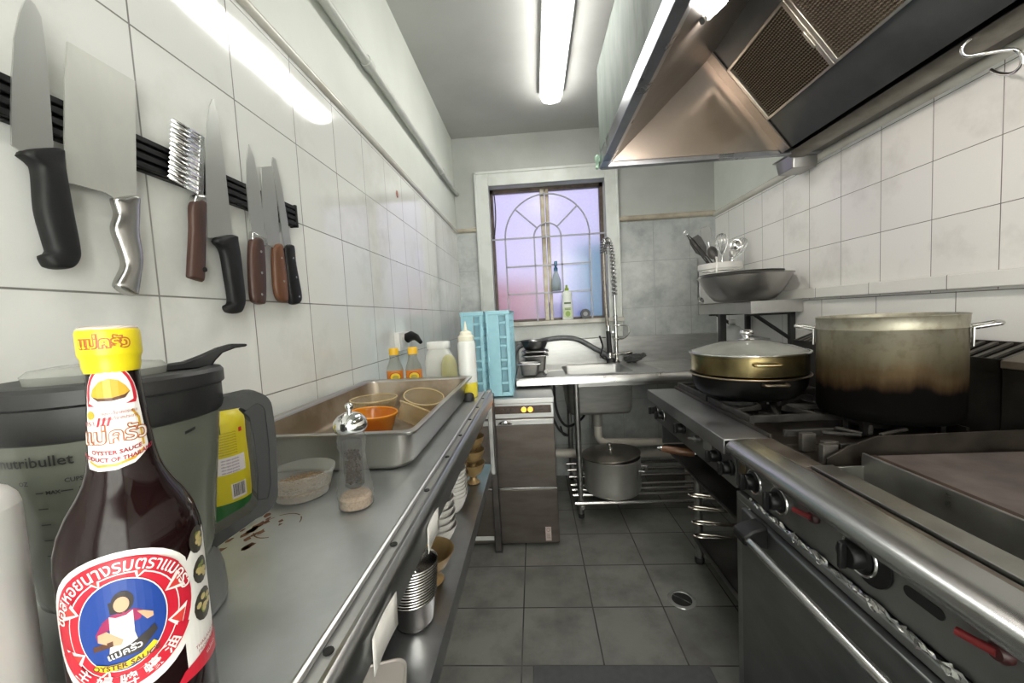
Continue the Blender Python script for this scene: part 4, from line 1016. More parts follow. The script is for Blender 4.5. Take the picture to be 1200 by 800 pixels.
# waste pipes
pvc = M('pvc_pipe', (.50, .47, .42), .4, 0, (.38, .35, .30), 7, .4, .75)
t = thing('waste_pipe', 'cream plastic waste pipe from the sink bowl running right under the bench', 'pipe', (.42, 2.75, .3))
MB().tube([(.42, 2.735, .6255), (.42, 2.735, .50)], .036, 16).build('trap_nut', M('pvc_dark', (.24, .23, .21), .5), t)
MB().tube([(.42, 2.735, .52), (.42, 2.735, .43)]+[(.42+.055-.055*math.cos(a), 2.735, .43-.055*math.sin(a)) for a in (.4, .8, 1.2, PI/2)]+[(1.0, 2.735, .362)]+[(1.0+.05*math.sin(a), 2.735, .312+.05*math.cos(a)) for a in (.4, .8, 1.2, PI/2)]+[(1.05, 2.735, .10), (1.05, 2.735, .02)], .0275, 16).build('pipe', pvc, t)
for x in (.60, .93): MB().tube([(x-.02, 2.735, .3625), (x+.02, 2.735, .3625)], .032, 16).build('coupling', pvc, t)
t = thing('drain_pipe', 'second lower cream plastic drain pipe behind the stockpot under the sink', 'pipe', (.3, 2.86, .2))
MB().tube([(-.02, 2.86, .265), (.6, 2.86, .245), (1.15, 2.86, .228), (1.19, 2.86, .20), (1.20, 2.86, .02)], .034, 16).build('pipe', pvc, t)
MB().tube([(.97, 2.86, .2335), (1.02, 2.86, .2315)], .039, 16).build('coupling', pvc, t)
t = thing('water_hose', 'thin black hoses hanging between the dishwasher and the sink leg', 'hose', (.15, 2.7, .5))
MB().tube(smoothpts([(.12, 2.75, .85), (.125, 2.72, .66), (.16, 2.70, .55), (.22, 2.74, .50), (.33, 2.85, .53), (.36, 2.96, .57)]), .009, 8).build('tube', black_rubber, t)
MB().tube(smoothpts([(.095, 2.66, .60), (.14, 2.66, .50), (.20, 2.72, .44), (.18, 2.88, .40), (.17, 3.0, .42)]), .008, 8).build('tube', black_rubber, t)

# ------------------------------------------------------------------ stockpot under the sink
pc = Vector((.455, 2.446, .1622))
alu = M('aluminium_pot', (.55, .54, .51), .36, .85, (.62, .61, .58), 12)
t = thing('stockpot', 'large aluminium stockpot with tilted lid on the rack under the sink', 'pot', pc)
MB().lathe([(0, .001), (.150, .001), (.168, .008), (.176, .024), (.178, .05), (.178, .222), (.181, .226), (.178, .229), (.175, .225), (.174, .03), (.15, .006), (0, .005)], pc, 64).build('pot_wall', alu, t, smooth=50)
lm = Matrix.Translation(pc+Vector((-.006, -.004, .241))) @ Matrix.Rotation(math.radians(-4.0), 4, 'Y') @ Matrix.Rotation(math.radians(-2), 4, 'X')
lid = MB().lathe([(.184, -.004), (.186, 0), (.184, .004), (.15, .012), (.08, .022), (0, .025), (0, .022), (.08, .019), (.15, .009), (.182, .001)], (0, 0, 0), 64, lm).build('lid', M('lid_aluminium_dark', (.14, .125, .105), .38, .9, (.22, .20, .175), 9, rvar=.1), t, smooth=50)
MB().lathe([(0, .023), (.018, .023), (.018, .028), (.012, .032), (.012, .05), (.016, .056), (.014, .064), (0, .066)], (0, 0, 0), 24, lm).build('lid_knob', steel_bright, lid, smooth=50)
def pothandle(c, r, ang, z, w, out_, th, mat, t, plate=True, drop=.0):
    d = Vector((math.cos(ang), math.sin(ang), 0)); s = Vector((-d.y, d.x, 0)); c = Vector(c)
    pts = [c+d*(r-.001)+s*w+Vector((0, 0, z)), c+d*(r+out_*.7)+s*w+Vector((0, 0, z+drop*.7)), c+d*(r+out_)+s*(w*.75)+Vector((0, 0, z+drop)), c+d*(r+out_)-s*(w*.75)+Vector((0, 0, z+drop)), c+d*(r+out_*.7)-s*w+Vector((0, 0, z+drop*.7)), c+d*(r-.001)-s*w+Vector((0, 0, z))]
    h = MB().tube(smoothpts(pts, 5), th, 10).build('handle', mat, t)
    if plate:
        mb = MB()
        for q in (-1, 1):
            p = c+d*(r+.002)+s*(w*q)+Vector((0, 0, z-.018)); 
            m4 = Matrix.Translation(p) @ Matrix((tuple(s)+(0,), tuple(d)+(0,), (0, 0, 1, 0), (0, 0, 0, 1))).transposed()
            mb.box(-.011, .011, -.003, .003, -.034, .022, m4)
        mb.build('handle_plate', mat, h, bevel=.002)
    return h
for a in (-.45, PI-.45): pothandle(pc, .178, a, .165, .045, .035, .007, steel_dull, t)

# ------------------------------------------------------------------ things on the sink bench
def gn(x0, x1, y0, y1, z0, z1, label, name='gastronorm_pan', rim=.012):
    t = thing(name, label, 'pan', ((x0+x1)/2, (y0+y1)/2, z0))
    L = lambda i, z, r: [Vector((u, v, z)) for u, v in rrect(x0+i, x1-i, y0+i, y1-i, r, 5)]
    MB().loft([L(-.0, z1-.003, .018), L(0, z1, .018), L(rim, z1, .02), L(rim+.003, z1-.006, .02), L(rim+.012, z0+.012, .025), L(rim+.022, z0+.001, .02)], cap0=False).build('pan_wall', steel_dull, t, smooth=50, solid=.0015)
    MB().tube([(u, v, z1) for u, v in rrect(x0, x1, y0, y1, .018, 5)], .004, 8, closed=True).build('rim', steel_bright, t)
    return t
gn(-.120, .036, 2.42, 2.55, SZT, 1.0, 'small deep steel pan at the front left corner of the sink bench')
gn(-.092, .085, 2.57, 2.74, SZT, 1.035, 'lower of two stacked steel pans under the dark bowl on the sink bench')
gn(-.091, .086, 2.569, 2.741, 1.0395, 1.064, 'upper of two stacked steel pans under the dark bowl on the sink bench')
bc = Vector((-.003, 2.655, 1.0690))
t = thing('mixing_bowl', 'small dark steel bowl on top of the stacked pans left of the sink', 'bowl', bc)
MB().lathe([(0, .0005), (.055, .0005), (.07, .008), (.088, .045), (.097, .066), (.101, .068), (.099, .070), (.095, .068), (.085, .046), (.066, .01), (0, .004)], bc, 48).build('bowl_wall', M('dark_bowl_steel', (.15, .15, .15), .3, 1, (.25, .25, .25), 12), t, smooth=50)
t = thing('scrub_brush', 'white handled scrubbing brush lying on the sink rim', 'brush', (.06, 2.47, SZT))
MB().tube([(.057, 2.462, SZT+.020), (.074, 2.455, SZT+.034)], .013, 14).build('brush_head', white_plastic, t, bevel=.002)
MB().tube([(.074, 2.462, SZT+.026), (.11, 2.470, SZT+.028), (.175, 2.487, SZT+.026)], [.006, .005, .0035], 10).build('handle', white_plastic, t)
MB().tube([(.052, 2.465, SZT+.001), (.058, 2.462, SZT+.018)], [.012, .011], 14).build('bristles', grey_plastic, t)
hose = M('ribbed_grey_hose', (.075, .08, .085), .45, 0, (.12, .125, .13), 30)
t = thing('grey_hose', 'thick grey hose arching over the sink splashback to the tap', 'hose', (.2, 2.9, 1.0))
MB().tube(smoothpts([(-.155, 2.78, .862), (-.165, 2.80, .98), (-.13, 2.85, 1.075), (-.02, 2.91, 1.10), (.10, 2.955, 1.118), (.22, 2.965, 1.125), (.33, 2.965, 1.105), (.45, 2.945, 1.035), (.53, 2.928, .985), (.565, 2.922, .955)], 8), .0195, 14).build('tube', hose, t)
MB().tube([(.545, 2.922, .975), (.572, 2.914, .945)], .023, 14).build('hose_cuff', black_rubber, t)
# pre-rinse tap
t = thing('rinse_tap', 'tall chrome pre-rinse spray tap with coiled spring beside the window', 'tap', (.62, 2.972, SZT))
tap_m = M('tap_chrome', (.60, .60, .58), .2, 1, (.5, .5, .48), 20)
MB().lathe([(0, 0), (.026, 0), (.027, .008), (.018, .014), (.0135, .02), (.0135, .33), (.016, .332), (.016, .36), (.011, .365), (.0105, .52), (0, .52)], (.62, 2.972, SZT-.0055), 24).build('riser', tap_m, t, smooth=40)
mb = MB(); mb.cyl((.52, 2.972, .972), (.70, 2.972, .985), .0125, n=16); mb.cyl((.70, 2.972, .985), (.735, 2.972, .987), .015, n=16); mb.cyl((.49, 2.972, .970), (.52, 2.972, .972), .016, n=16)
mb.build('mixer_body', tap_m, t, bevel=.002)
for x in (.505, .72): MB().tube([(x, 2.972, .985), (x, 2.93, .995), (x, 2.915, .995)], .006, 8).build('tap_handle', chrome, t)
core = smoothpts([(.62, 2.972, 1.43), (.619, 2.972, 1.52), (.617, 2.970, 1.62), (.612, 2.966, 1.71), (.600, 2.955, 1.785), (.578, 2.935, 1.832), (.553, 2.91, 1.832), (.536, 2.89, 1.79), (.532, 2.88, 1.735)], 10)
MB().tube(core, .0085, 10).build('inner_hose', grey_plastic, t)
coil = []; N = len(core); turns = 26
for i in range(turns*12+1):
    s = i/(turns*12)*(N-1); k = min(int(s), N-2); p = core[k].lerp(core[k+1], s-k); d = (core[k+1]-core[k]).normalized()
    u = d.cross(Vector((0, 1, .01))).normalized(); v = d.cross(u); a = 2*PI*i/12
    rr = .0155 if s < N*.8 else .0205
    rr *= 1.2; coil.append(p+u*rr*math.cos(a)+v*rr*math.sin(a))
MB().tube(coil, .0042, 6).build('spring', tap_m, t)
MB().tube(smoothpts([(.532, 2.88, 1.735), (.530, 2.875, 1.6), (.532, 2.872, 1.4), (.538, 2.870, 1.22), (.545, 2.87, 1.14)]), .0125, 12).build('hose', M('braided_hose', (.22, .20, .17), .4, .7, (.35, .32, .28), 60), t)
MB().tube([(.544, 2.87, 1.165), (.549, 2.868, 1.0)], [.017, .0195], 16).build('grip', black_rubber, t)
MB().tube([(.545, 2.87, 1.205), (.5455, 2.87, 1.155)], .0165, 14).build('grip_collar', tap_m, t)
hd = MB().tube([(.549, 2.868, 1.0), (.551, 2.862, .965), (.551, 2.855, .955)], [.021, .024, .024], 16).build('spray_head', tap_m, t)
MB().tube([(.551, 2.858, .962), (.552, 2.852, .932)], [.030, .033], 20).build('spray_face', black_rubber, t, bevel=.003)
MB().tube(smoothpts([(.54, 2.855, .955), (.50, 2.83, .965), (.475, 2.82, .99), (.485, 2.825, 1.03), (.492, 2.83, 1.06), (.482, 2.825, 1.10), (.470, 2.82, 1.135)]), [.006]*8+[.008]*20+[.009]*9, 10, flat=.7).build('trigger_lever', black_plastic, t)
mb = MB(); mb.tube(smoothpts([(.62, 2.972, 1.20), (.66, 2.96, 1.20), (.70, 2.93, 1.19), (.705, 2.92, 1.14), (.67, 2.94, 1.10), (.625, 2.97, 1.10)]), .005, 8); mb.cyl((.60, 2.972, 1.10), (.64, 2.972, 1.10), .014); mb.cyl((.604, 2.972, 1.20), (.636, 2.972, 1.20), .014); mb.build('hose_hook', tap_m, t)
MB().tube([(.60, 2.985, 1.15), (.61, 3.05, 1.15)], .007, 8).build('wall_bracket', tap_m, t)
t = thing('scouring_cloth', 'dark grey crumpled scouring cloth beside the tap base', 'cloth', (.72, 2.94, SZT))
mb = MB(); r = bmesh.ops.create_icosphere(mb.bm, subdivisions=4, radius=1)
for v in mb.bm.verts:
    n_ = 1+.16*math.sin(9*v.co.x+3*v.co.y)+.13*math.sin(13*v.co.z+7*v.co.y)+.1*math.sin(21*v.co.x-11*v.co.z)
    p = v.co*n_; lift = max(0, p.x)*.022
    v.co = Vector((.735+p.x*.075, 2.91+p.y*.035, max(SZT-.004, SZT+.026+p.z*.028+lift)))
mb.build('cloth_bundle', M('dark_cloth', (.035, .036, .036), .9, 0, (.075, .076, .075), 60, bmp=.3), t, smooth=180)
# window sill things
c = Vector((.268, 3.055, 1.262))
t = thing('detergent_bottle', 'white dish detergent bottle with green cap on the window sill', 'bottle', c)
def ol(w, d, z): return [c+Vector((w*math.cos(2*PI*i/28), d*math.sin(2*PI*i/28), z)) for i in range(28)]
MB().loft([ol(.040, .022, .001), ol(.043, .024, .005), ol(.043, .024, .11), ol(.041, .023, .135), ol(.036, .020, .17), ol(.041, .023, .19), ol(.036, .021, .212), ol(.015, .013, .228)]).build('bottle_body', M('white_bottle', (.66, .70, .64), .3), t, smooth=60)
MB().lathe([(.016, .226), (.016, .243), (.009, .248), (.008, .27), (0, .272)], c, 20).build('cap', M('lime_cap', (.22, .32, .02), .4), t, smooth=40)
mb = MB(); mb.prism([(x*.034, .055+y*.045) for x, y in [(-.9, -.8), (.9, -.8), (1, 0), (.8, .9), (-.8, .9), (-1, 0)]], .002, lambda u, v, w: Vector((c.x+u, c.y-.0242-w, c.z+v))); lb = mb.build('label', M('label_leaf', (.46, .54, .30), .4), t)
mb = MB(); mb.prism([(x*.019, .045+y*.022) for x, y in ell(0, 0, 1, 1, 18)], .001, lambda u, v, w: Vector((c.x+u, c.y-.0262-w, c.z+v))); mb.build('label_emblem', M('label_green', (.18, .30, .03), .4), lb)
mb = MB()
for z in (.088, .079): mb.box(c.x-.022, c.x+.022, c.y-.0275, c.y-.026, c.z+z-.0025, c.z+z+.0025)
mb.box(c.x-.026, c.x+.026, c.y-.0255, c.y-.024, c.z+.122, c.z+.136); mb.build('label_print', M('label_dark', (.05, .09, .03), .4), lb)
c = Vector((.190, 3.058, 1.4905))
t = thing('spray_bottle', 'clear spray bottle with blue top hanging on the window grille', 'spray bottle', c)
MB().lathe([(0, .001), (.034, .001), (.038, .006), (.038, .055), (.034, .085), (.022, .125), (.014, .15), (.0135, .165), (0, .165)], c, 30).build('bottle_wall', clear('spray_clear', (.52, .60, .62), .45, .08), t, smooth=60)
MB().lathe([(0, .004), (.0345, .004), (.0355, .045), (0, .045)], c, 26).build('liquid', M('murky_liquid', (.20, .24, .25), .2), t)
mb = MB(); mb.lathe([(.0155, .155), (.0155, .178), (.009, .186), (.008, .20), (0, .20)], c, 18); mb.box(c.x-.012, c.x+.012, c.y-.045, c.y+.012, c.z+.196, c.z+.228); mb.build('spray_trigger', M('blue_plastic', (.03, .14, .24), .4), t, bevel=.003)
c = Vector((.405, 3.05, 1.262))
t = thing('tape_roll', 'small round black roll standing on the window sill by the tap', 'roll', c)
q = Matrix.Translation(c+Vector((0, 0, .0385))) @ Matrix.Rotation(PI/2, 4, 'X')
MB().lathe([(.018, -.014), (.038, -.014), (.038, .014), (.018, .014), (.018, -.014)], (0, 0, 0), 32, q).build('roll_band', M('black_tape', (.03, .032, .035), .4), t, bevel=.002)
MB().lathe([(.0, -.011), (.0178, -.011), (.0178, .011), (0, .011)], (0, 0, 0), 24, q).build('roll_core', M('core_grey', (.30, .31, .33), .5), t)
mb = MB(); mb.tube(smoothpts([(-.272, 3.075, 2.30), (-.262, 3.06, 2.25), (-.258, 3.05, 2.15), (-.262, 3.05, 2.05), (-.277, 3.06, 1.95), (-.288, 3.065, 1.935)]), .0045, 8)
t = thing('cable', 'thin black cable bowed along the left side of the window', 'cable', (-.27, 3.07, 2.1)); mb.build('cable_run', black_rubber, t)
# ------------------------------------------------------------------ cooktop on an open stand (far unit)
KY0, KY1, KX0 = 1.19, 1.985, .562
t = thing('gas_cooktop', 'far gas cooktop on an open stand carrying the steamer and the big pot', 'cooktop', (.9, 1.58, 0))
apron_m = M('apron_steel', (.27, .27, .275), .42, 1, (.36, .36, .365), 6, rvar=.1)
greasy = M('greasy_black_steel', (.014, .012, .010), .42, .4, (.05, .04, .032), 10, rvar=.12, bmp=.08)
mb = MB(); mb.box(KX0, .70, KY0, KY1, .893, .90); mb.box(KX0, KX0+.006, KY0, KY1, .852, .90); mb.box(KX0, .70, KY1-.006, KY1, .852, .9); mb.build('front_apron', apron_m, t, bevel=.003)
mb = MB(); mb.box(.70, 1.27, KY0, KY1, .868, .876); mb.box(.70, .708, KY0, KY1, .87, .912); mb.box(1.262, 1.27, KY0, KY1, .87, .912); mb.box(.70, 1.27, KY1-.008, KY1, .87, .912); mb.build('burner_tray', greasy, t, bevel=.002)
mb = MB(); mb.box(.597, .63, KY0, KY1, .745, .893); mb.box(.63, 1.27, KY1-.012, KY1, .62, .87); mb.box(.63, 1.27, KY0, KY0+.012, .62, .87); mb.build('control_panel', M('panel_grey', (.15, .15, .15), .42, .9, (.21, .21, .21), 7, rvar=.08), t, bevel=.002)
def knob(y, z, t, x=.597, r=.024, ring=True, name='control_knob'):
    k = MB().lathe([(0, .0), (r, 0), (r*1.02, .006), (r*.85, .010), (r*.80, .026), (r*.7, .03), (0, .03)], (0, 0, 0), 28, Matrix.Translation((x, y, z)) @ Matrix.Rotation(-PI/2, 4, 'Y')).build(name, black_plastic, t, smooth=35)
    mb = MB(); mb.box(x-.042, x-.028, y-.005, y+.005, z-r*.85, z+r*.85); mb.build('grip_bar', black_plastic, k, bevel=.003)
    if ring: MB().tube([(x-.003, y+r*1.18*math.cos(2*PI*i/32), z+r*1.18*math.sin(2*PI*i/32)) for i in range(32)], .0035, 8, closed=True).build('bezel', steel_bright, k)
    return k
for y in (1.945, 1.85): knob(y, .800, t, r=.021)
knob(1.60, .812, t, ring=False); knob(1.30, .806, t, ring=False); knob(1.215, .800, t, ring=False)
mb = MB(); mb.cyl((.599, 1.455, .815), (.580, 1.455, .815), .012, n=16); mb.tube([(.582, 1.455, .815), (.572, 1.49, .806)], [.006, .004], 8); mb.build('gas_lever', steel_dull, t, bevel=.001)
MB().box(.5955, .598, 1.345, 1.415, .792, .832).build('rating_plate', M('plate_grey', (.30, .30, .29), .4, .5), t, bevel=.001)
for x in (.79, 1.22):
    for y in (1.945, 1.235): 
        lg = MB().cyl((x, y, .02), (x, y, .745), .0195, n=18).build('leg', steel_dull, t)
        MB().lathe([(0, 0), (.022, 0), (.024, .02), (.0195, .03), (0, .03)], (x, y, 0), 18).build('foot', black_rubber, lg)
sh_m = M('stand_shelf_steel', (.13, .125, .12), .42, .9, (.20, .195, .185), 8, rvar=.1)
mb = MB(); mb.box(.63, 1.26, KY0+.014, KY1-.02, .610, .618); mb.box(.63, .636, KY0+.014, KY1-.02, .602, .618); mb.build('upper_shelf', sh_m, t, bevel=.001)
mb = MB(); mb.box(.765, 1.26, KY0+.014, KY1-.02, .142, .15); mb.box(.765, .771, KY0+.014, KY1-.02, .118, .15); mb.build('lower_shelf', sh_m, t, bevel=.001)
mb = MB(); mb.box(.80, 1.26, KY0+.014, 1.60, .400, .406); mb.build('middle_shelf', sh_m, t)
FY0 = 1.122
flue_m = M('flue_steel', (.016, .014, .012), .5, .5, (.045, .04, .035), 9, rvar=.1)
mb = MB(); mb.box(1.28, 1.392, FY0, KY1, .80, 1.085); mb.box(1.28, 1.286, FY0, KY1, 1.08, 1.121); mb.box(1.387, 1.392, FY0, KY1, 1.08, 1.160)
mg = MB()
for i in range(25):
    y = FY0+i*(KY1-FY0-.012)/24; mg.prism([(1.286, 1.113), (1.286, 1.120), (1.387, 1.158), (1.387, 1.151)], .013, lambda u, v, w, y=y: Vector((u, y+w, v)))
mb.build('flue_riser', flue_m, t, bevel=.001, seg=1)
mg.build('flue_grille', M('flue_grille_steel', (.20, .185, .165), .45, .8, (.13, .12, .105), 20), t)
def trivet(c, t, s=.155, z0=.877, ztop=.940, nb=8, name='trivet'):
    cx, cy = c; mb = MB()
    for k in range(nb):
        a = 2*PI*k/nb+PI/nb
        L = s/max(abs(math.cos(a)), abs(math.sin(a)))
        d = Vector((math.cos(a), math.sin(a), 0)); p = Vector((cx, cy, 0)); n_ = Vector((-d.y, d.x, 0))
        prof = [(.045, ztop-.020), (.05, ztop-.003), (.058, ztop), (L, ztop-.004), (L, ztop-.016), (.06, ztop-.022)]
        mb.prism(prof, .011, lambda u, v, w, p=p, d=d, n_=n_: p+d*u+n_*(w-.0055)+Vector((0, 0, v)))
    q = [(cx-s, cy-s), (cx+s, cy-s), (cx+s, cy+s), (cx-s, cy+s)]
    mb.box(cx-s, cx+s, cy-s-.006, cy-s+.006, ztop-.030, ztop-.006); mb.box(cx-s, cx+s, cy+s-.006, cy+s+.006, ztop-.030, ztop-.006)
    mb.box(cx-s-.006, cx-s+.006, cy-s, cy+s, ztop-.030, ztop-.006); mb.box(cx+s-.006, cx+s+.006, cy-s, cy+s, ztop-.030, ztop-.006)
    for x, y in q: mb.box(x-.008, x+.008, y-.008, y+.008, z0, ztop-.006)
    o = mb.build(name, cast_iron, t, bevel=.0015, seg=1)
    bn = MB().lathe([(0, z0-.002), (.052, z0-.002), (.05, z0+.016), (.036, z0+.02), (.034, z0+.030), (.012, z0+.033), (0, z0+.033)], (cx, cy, 0), 32).build('burner', cast_iron, o, smooth=40)
    return o
for c in ((.865, 1.80), (.865, 1.47), (1.11, 1.80)): trivet(c, t, .150 if c[0] < 1 else .09)
trivet((1.135, 1.365), t, .115)
# ------------------------------------------------------------------ griddle and oven (near unit)
GY0, GY1 = -.25, 1.182
t = thing('griddle_oven', 'near stainless steel oven range with griddle plate, rounded front rail and long door handle', 'oven', (.9, .5, 0))
oven_m = M('oven_door_steel', (.16, .165, .165), .40, .9, (.22, .225, .225), 6, stretch=(1, 1, 3), rvar=.08, bmp=.03)
panel_m = M('oven_panel_steel', (.20, .205, .20), .40, .9, (.28, .28, .275), 8, rvar=.1)
mb = MB(); mb.box(.602, 1.27, GY0, GY1, .10, .745); mb.build('oven_body', oven_m, t, bevel=.003)
for x in (.68, 1.2):
    for y in (GY0+.1, GY1-.08): MB().cyl((x, y, 0), (x, y, .1), .022, n=18).build('foot', steel_dull, t)
MB().box(.597, .64, GY0, GY1, .757, .87).build('control_panel', panel_m, t, bevel=.002)
rail_m = M('rail_steel', (.40, .405, .40), .27, .95)
P = [(.600, .862), (.580, .856), (.5655, .862), (.561, .875), (.566, .890), (.580, .900), (.602, .903), (.645, .903), (.645, .895), (.60, .895)]
MB().prism(P, GY1-GY0, lambda u, v, w: Vector((u, GY0+w, v))).build('front_rail', rail_m, t, bevel=.004, smooth=60, seg=3)
dirty = M('dirty_top_steel', (.13, .105, .085), .45, .8, (.22, .19, .165), 16, rvar=.12, bmp=.06)
mb = MB(); mb.box(.645, .70, .968, GY1, .893, .9015); mb.box(.645, .6555, GY0, .968, .893, .9015); mb.build('top_plate', dirty, t, bevel=.001)
mb = MB(); mb.box(.70, 1.27, 1.02, GY1, .868, .876); mb.box(.70, .706, 1.02, GY1, .868, .9015); mb.build('burner_tray', greasy, t, bevel=.001)
tr_m = M('trough_steel', (.27, .265, .245), .36, .9, (.36, .355, .33), 12, rvar=.1)
mb = MB()
mb.box(.667, .718, GY0, .968, .896, .904); mb.box(.712, .718, GY0, .968, .815, .9); mb.box(.712, .792, GY0, .968, .812, .818); mb.box(.786, .792, GY0, .968, .812, .932); mb.box(.712, .79, .962, .968, .815, .90)
mb.build('grease_trough', tr_m, t, bevel=.0015)
MB().box(.6555, .667, GY0, .968, .80, .894).build('shadow_gap', dark_slot, t)
gr_m = M('griddle_plate', (.105, .085, .08), .55, .25, (.16, .135, .126), 16, bmp=.08)
MB().box(.797, 1.27, GY0, .985, .87, .918).build('griddle_plate', gr_m, t, bevel=.004)
bs = M('burnt_rust_edge', (.030, .018, .013), .6, .2, (.07, .04, .028), 18, bmp=.2)
MB().box(.793, .828, GY0, .98, .9185, .9205).build('burnt_edge', bs, t)['label'] = 'burnt brown front edge of the griddle'
mb = MB(); mb.prism([(.735, .88), (1.275, .88), (1.275, .962), (.855, .958), (.79, .935), (.735, .904)], .006, lambda u, v, w: Vector((u, 1.008+w, v))); mb.build('side_splash', greasy, t, bevel=.001)
MB().box(1.272, 1.392, GY0, FY0-.003, .80, 1.108).build('flue_riser', flue_m, t, bevel=.003)
MB().prism([(1.268, 1.098), (1.268, 1.119), (1.394, 1.160), (1.394, 1.104)], FY0-.003-GY0, lambda u, v, w: Vector((u, GY0+w, v))).build('flue_cap', M('flue_cap_steel', (.20, .17, .14), .45, .8, (.30, .27, .23), 14, rvar=.1), t, bevel=.002)
# trivet of the open burner with its square lugs
lug = M('iron_lug', (.06, .055, .05), .55, .4, (.11, .10, .09), 30, bmp=.2)
for x, y in ((.757, 1.135), (.765, 1.062), (.745, 1.038)):
    MB().box(x-.004, x+.034, y-.008, y+.010, .877, .930).build('trivet_lug', lug, t, bevel=.002)
mb = MB()
mb.box(.725, .90, 1.160, 1.172, .912, .932); mb.box(.80, 1.00, 1.05, 1.062, .905, .925)
for a in (.5, 1.2, 2.0, 2.7): mb.tube([(.92+.03*math.cos(a), 1.09+.03*math.sin(a), .928), (.92+.13*math.cos(a), 1.09+.075*math.sin(a), .934)], .006, 6)
mb.build('trivet', cast_iron, t, bevel=.0015, seg=1)
MB().lathe([(0, .876), (.05, .876), (.048, .892), (.03, .90), (0, .902)], (.92, 1.09, 0), 30).build('burner', cast_iron, t)
# controls
for y in (1.085, .975): knob(y, .812, t, x=.597, r=.027)
kb = knob(.735, .826, t, x=.597, r=.031, ring=True)
MB().lathe([(0, 0), (.046, 0), (.046, .004), (0, .004)], (0, 0, 0), 32, Matrix.Translation((.5975, .715, .828)) @ Matrix.Rotation(-PI/2, 4, 'Y')).build('knob_backplate', black_plastic, t)
redm = M('red_plastic', (.14, .008, .010), .4)
for y in (.865, .525):
    k = MB().lathe([(0, 0), (.014, 0), (.014, .006), (.010, .012), (0, .012)], (0, 0, 0), 20, Matrix.Translation((.597, y-.012, .835)) @ Matrix.Rotation(-PI/2, 4, 'Y')).build('gas_valve', M('maroon_plastic', (.05, .012, .012), .4) if 'maroon_plastic' not in bpy.data.materials else bpy.data.materials['maroon_plastic'], t, smooth=40)
    MB().tube([(.588, y-.012, .835), (.580, y+.004, .835), (.572, y+.022, .836)], [.007, .006, .006], 10).build('red_lever', redm, k)
MB().prism(rrect(.585, .650, .813, .832, .0094, 5), .004, lambda u, v, w: Vector((.5955+w, u, v))).build('inspection_slot', dark_slot, t)
MB().box(.595, .598, 1.130, 1.165, .775, .842).build('brass_plate', M('brass_plate', (.28, .22, .12), .4, .8, (.18, .15, .1), 40), t, bevel=.001)
foil = M('crumpled_foil', (.62, .62, .60), .2, 1, bmp=0)
mb = MB(); random.seed(8); n = 90; va = []
for i in range(n+1):
    y = lerp(.40, 1.10, i/n); w = .010+.006*math.sin(i*.7)+random.uniform(-.003, .003)
    va.append([mb.bm.verts.new((.590+random.uniform(-.004, .004), y, .753+dz*w)) for dz in (-.6, -.2, .2, .7)])
for a, b in zip(va, va[1:]):
    for k in range(3): mb.bm.faces.new((a[k], a[k+1], b[k+1], b[k]))
mb.build('foil_strip', foil, t, smooth=0)['label'] = 'crumpled aluminium foil tucked under the control panel'
mb = MB(); mb.box(.588, .606, GY0, GY1-.012, .728, .748); mb.box(.588, .606, 1.10, GY1-.012, .12, .73); mb.build('door_frame', M('frame_steel', (.24, .245, .24), .36, .9, (.31, .315, .31), 10), t, bevel=.003)
d = MB().box(.574, .602, GY0+.02, 1.118, .13, .722).build('oven_door', oven_m, t, bevel=.004)
MB().cyl((.527, GY0+.05, .700), (.527, .995, .700), .0115, n=18).build('door_handle', M('handle_steel', (.50, .50, .49), .22, 1, (.60, .60, .59), 12), d)
mb = MB(); mb.prism([(.574, .735), (.574, .675), (.535, .683), (.512, .688), (.510, .712), (.535, .725)], .055, lambda u, v, w: Vector((u, .985+w, v))); mb.build('handle_bracket', black_plastic, d, bevel=.005)
mb = MB(); mb.prism([(.574, .735), (.574, .675), (.535, .683), (.512, .688), (.510, .712), (.535, .725)], .055, lambda u, v, w: Vector((u, -.2+w, v))); mb.build('handle_bracket', black_plastic, d, bevel=.005)
MB().tube([(.596, .465, .752), (.586, .465, .752)], [.010, .012], 12).build('panel_clip', steel_bright, t)

# ------------------------------------------------------------------ pots on the cooktop
# big burnt stockpot: soot at the bottom is a real stain, fixed to the pot
m, tr, out = nt('burnt_aluminium')
tc = tr.nodes.new('ShaderNodeTexCoord'); sp = tr.nodes.new('ShaderNodeSeparateXYZ'); tr.links.new(tc.outputs['Object'], sp.inputs[0])
nz1 = noise(tr, 14, 6, (1, 1, .25)); nz2 = noise(tr, 35, 5)
ad = tr.nodes.new('ShaderNodeMath'); ad.operation = 'MULTIPLY_ADD'; tr.links.new(nz1, ad.inputs[0]); ad.inputs[1].default_value = .09; tr.links.new(sp.outputs['Z'], ad.inputs[2])
colr = ramp(tr, ad.outputs[0], [(.0, (.002, .002, .002)), (.142, (.003, .0025, .002)), (.165, (.05, .03, .015)), (.20, (.14, .10, .055)), (.26, (.27, .24, .17)), (.34, (.38, .36, .29))])
mk = tr.nodes.new('ShaderNodeMath'); mk.operation = 'MULTIPLY'; tr.links.new(ramp(tr, nz2, [(.5, 0), (.8, .5)]), mk.inputs[0]); tr.links.new(ramp(tr, ad.outputs[0], [(.16, 0), (.19, 1)]), mk.inputs[1])
colr = mix(tr, mk.outputs[0], colr, (.10, .07, .035))
mt = ramp(tr, ad.outputs[0], [(.14, .0), (.2, .7)])
pr_node(tr, out, colr, ramp(tr, ad.outputs[0], [(.14, .85), (.19, .42)]), mt, bump(tr, nz2, .06), .06)
burnt_pot = m
pc = Vector((1.098, 1.268, .9405)); PR = .172
t = thing('stockpot', 'huge scorched stockpot with sooty base and side handles on the cooktop', 'pot', pc)
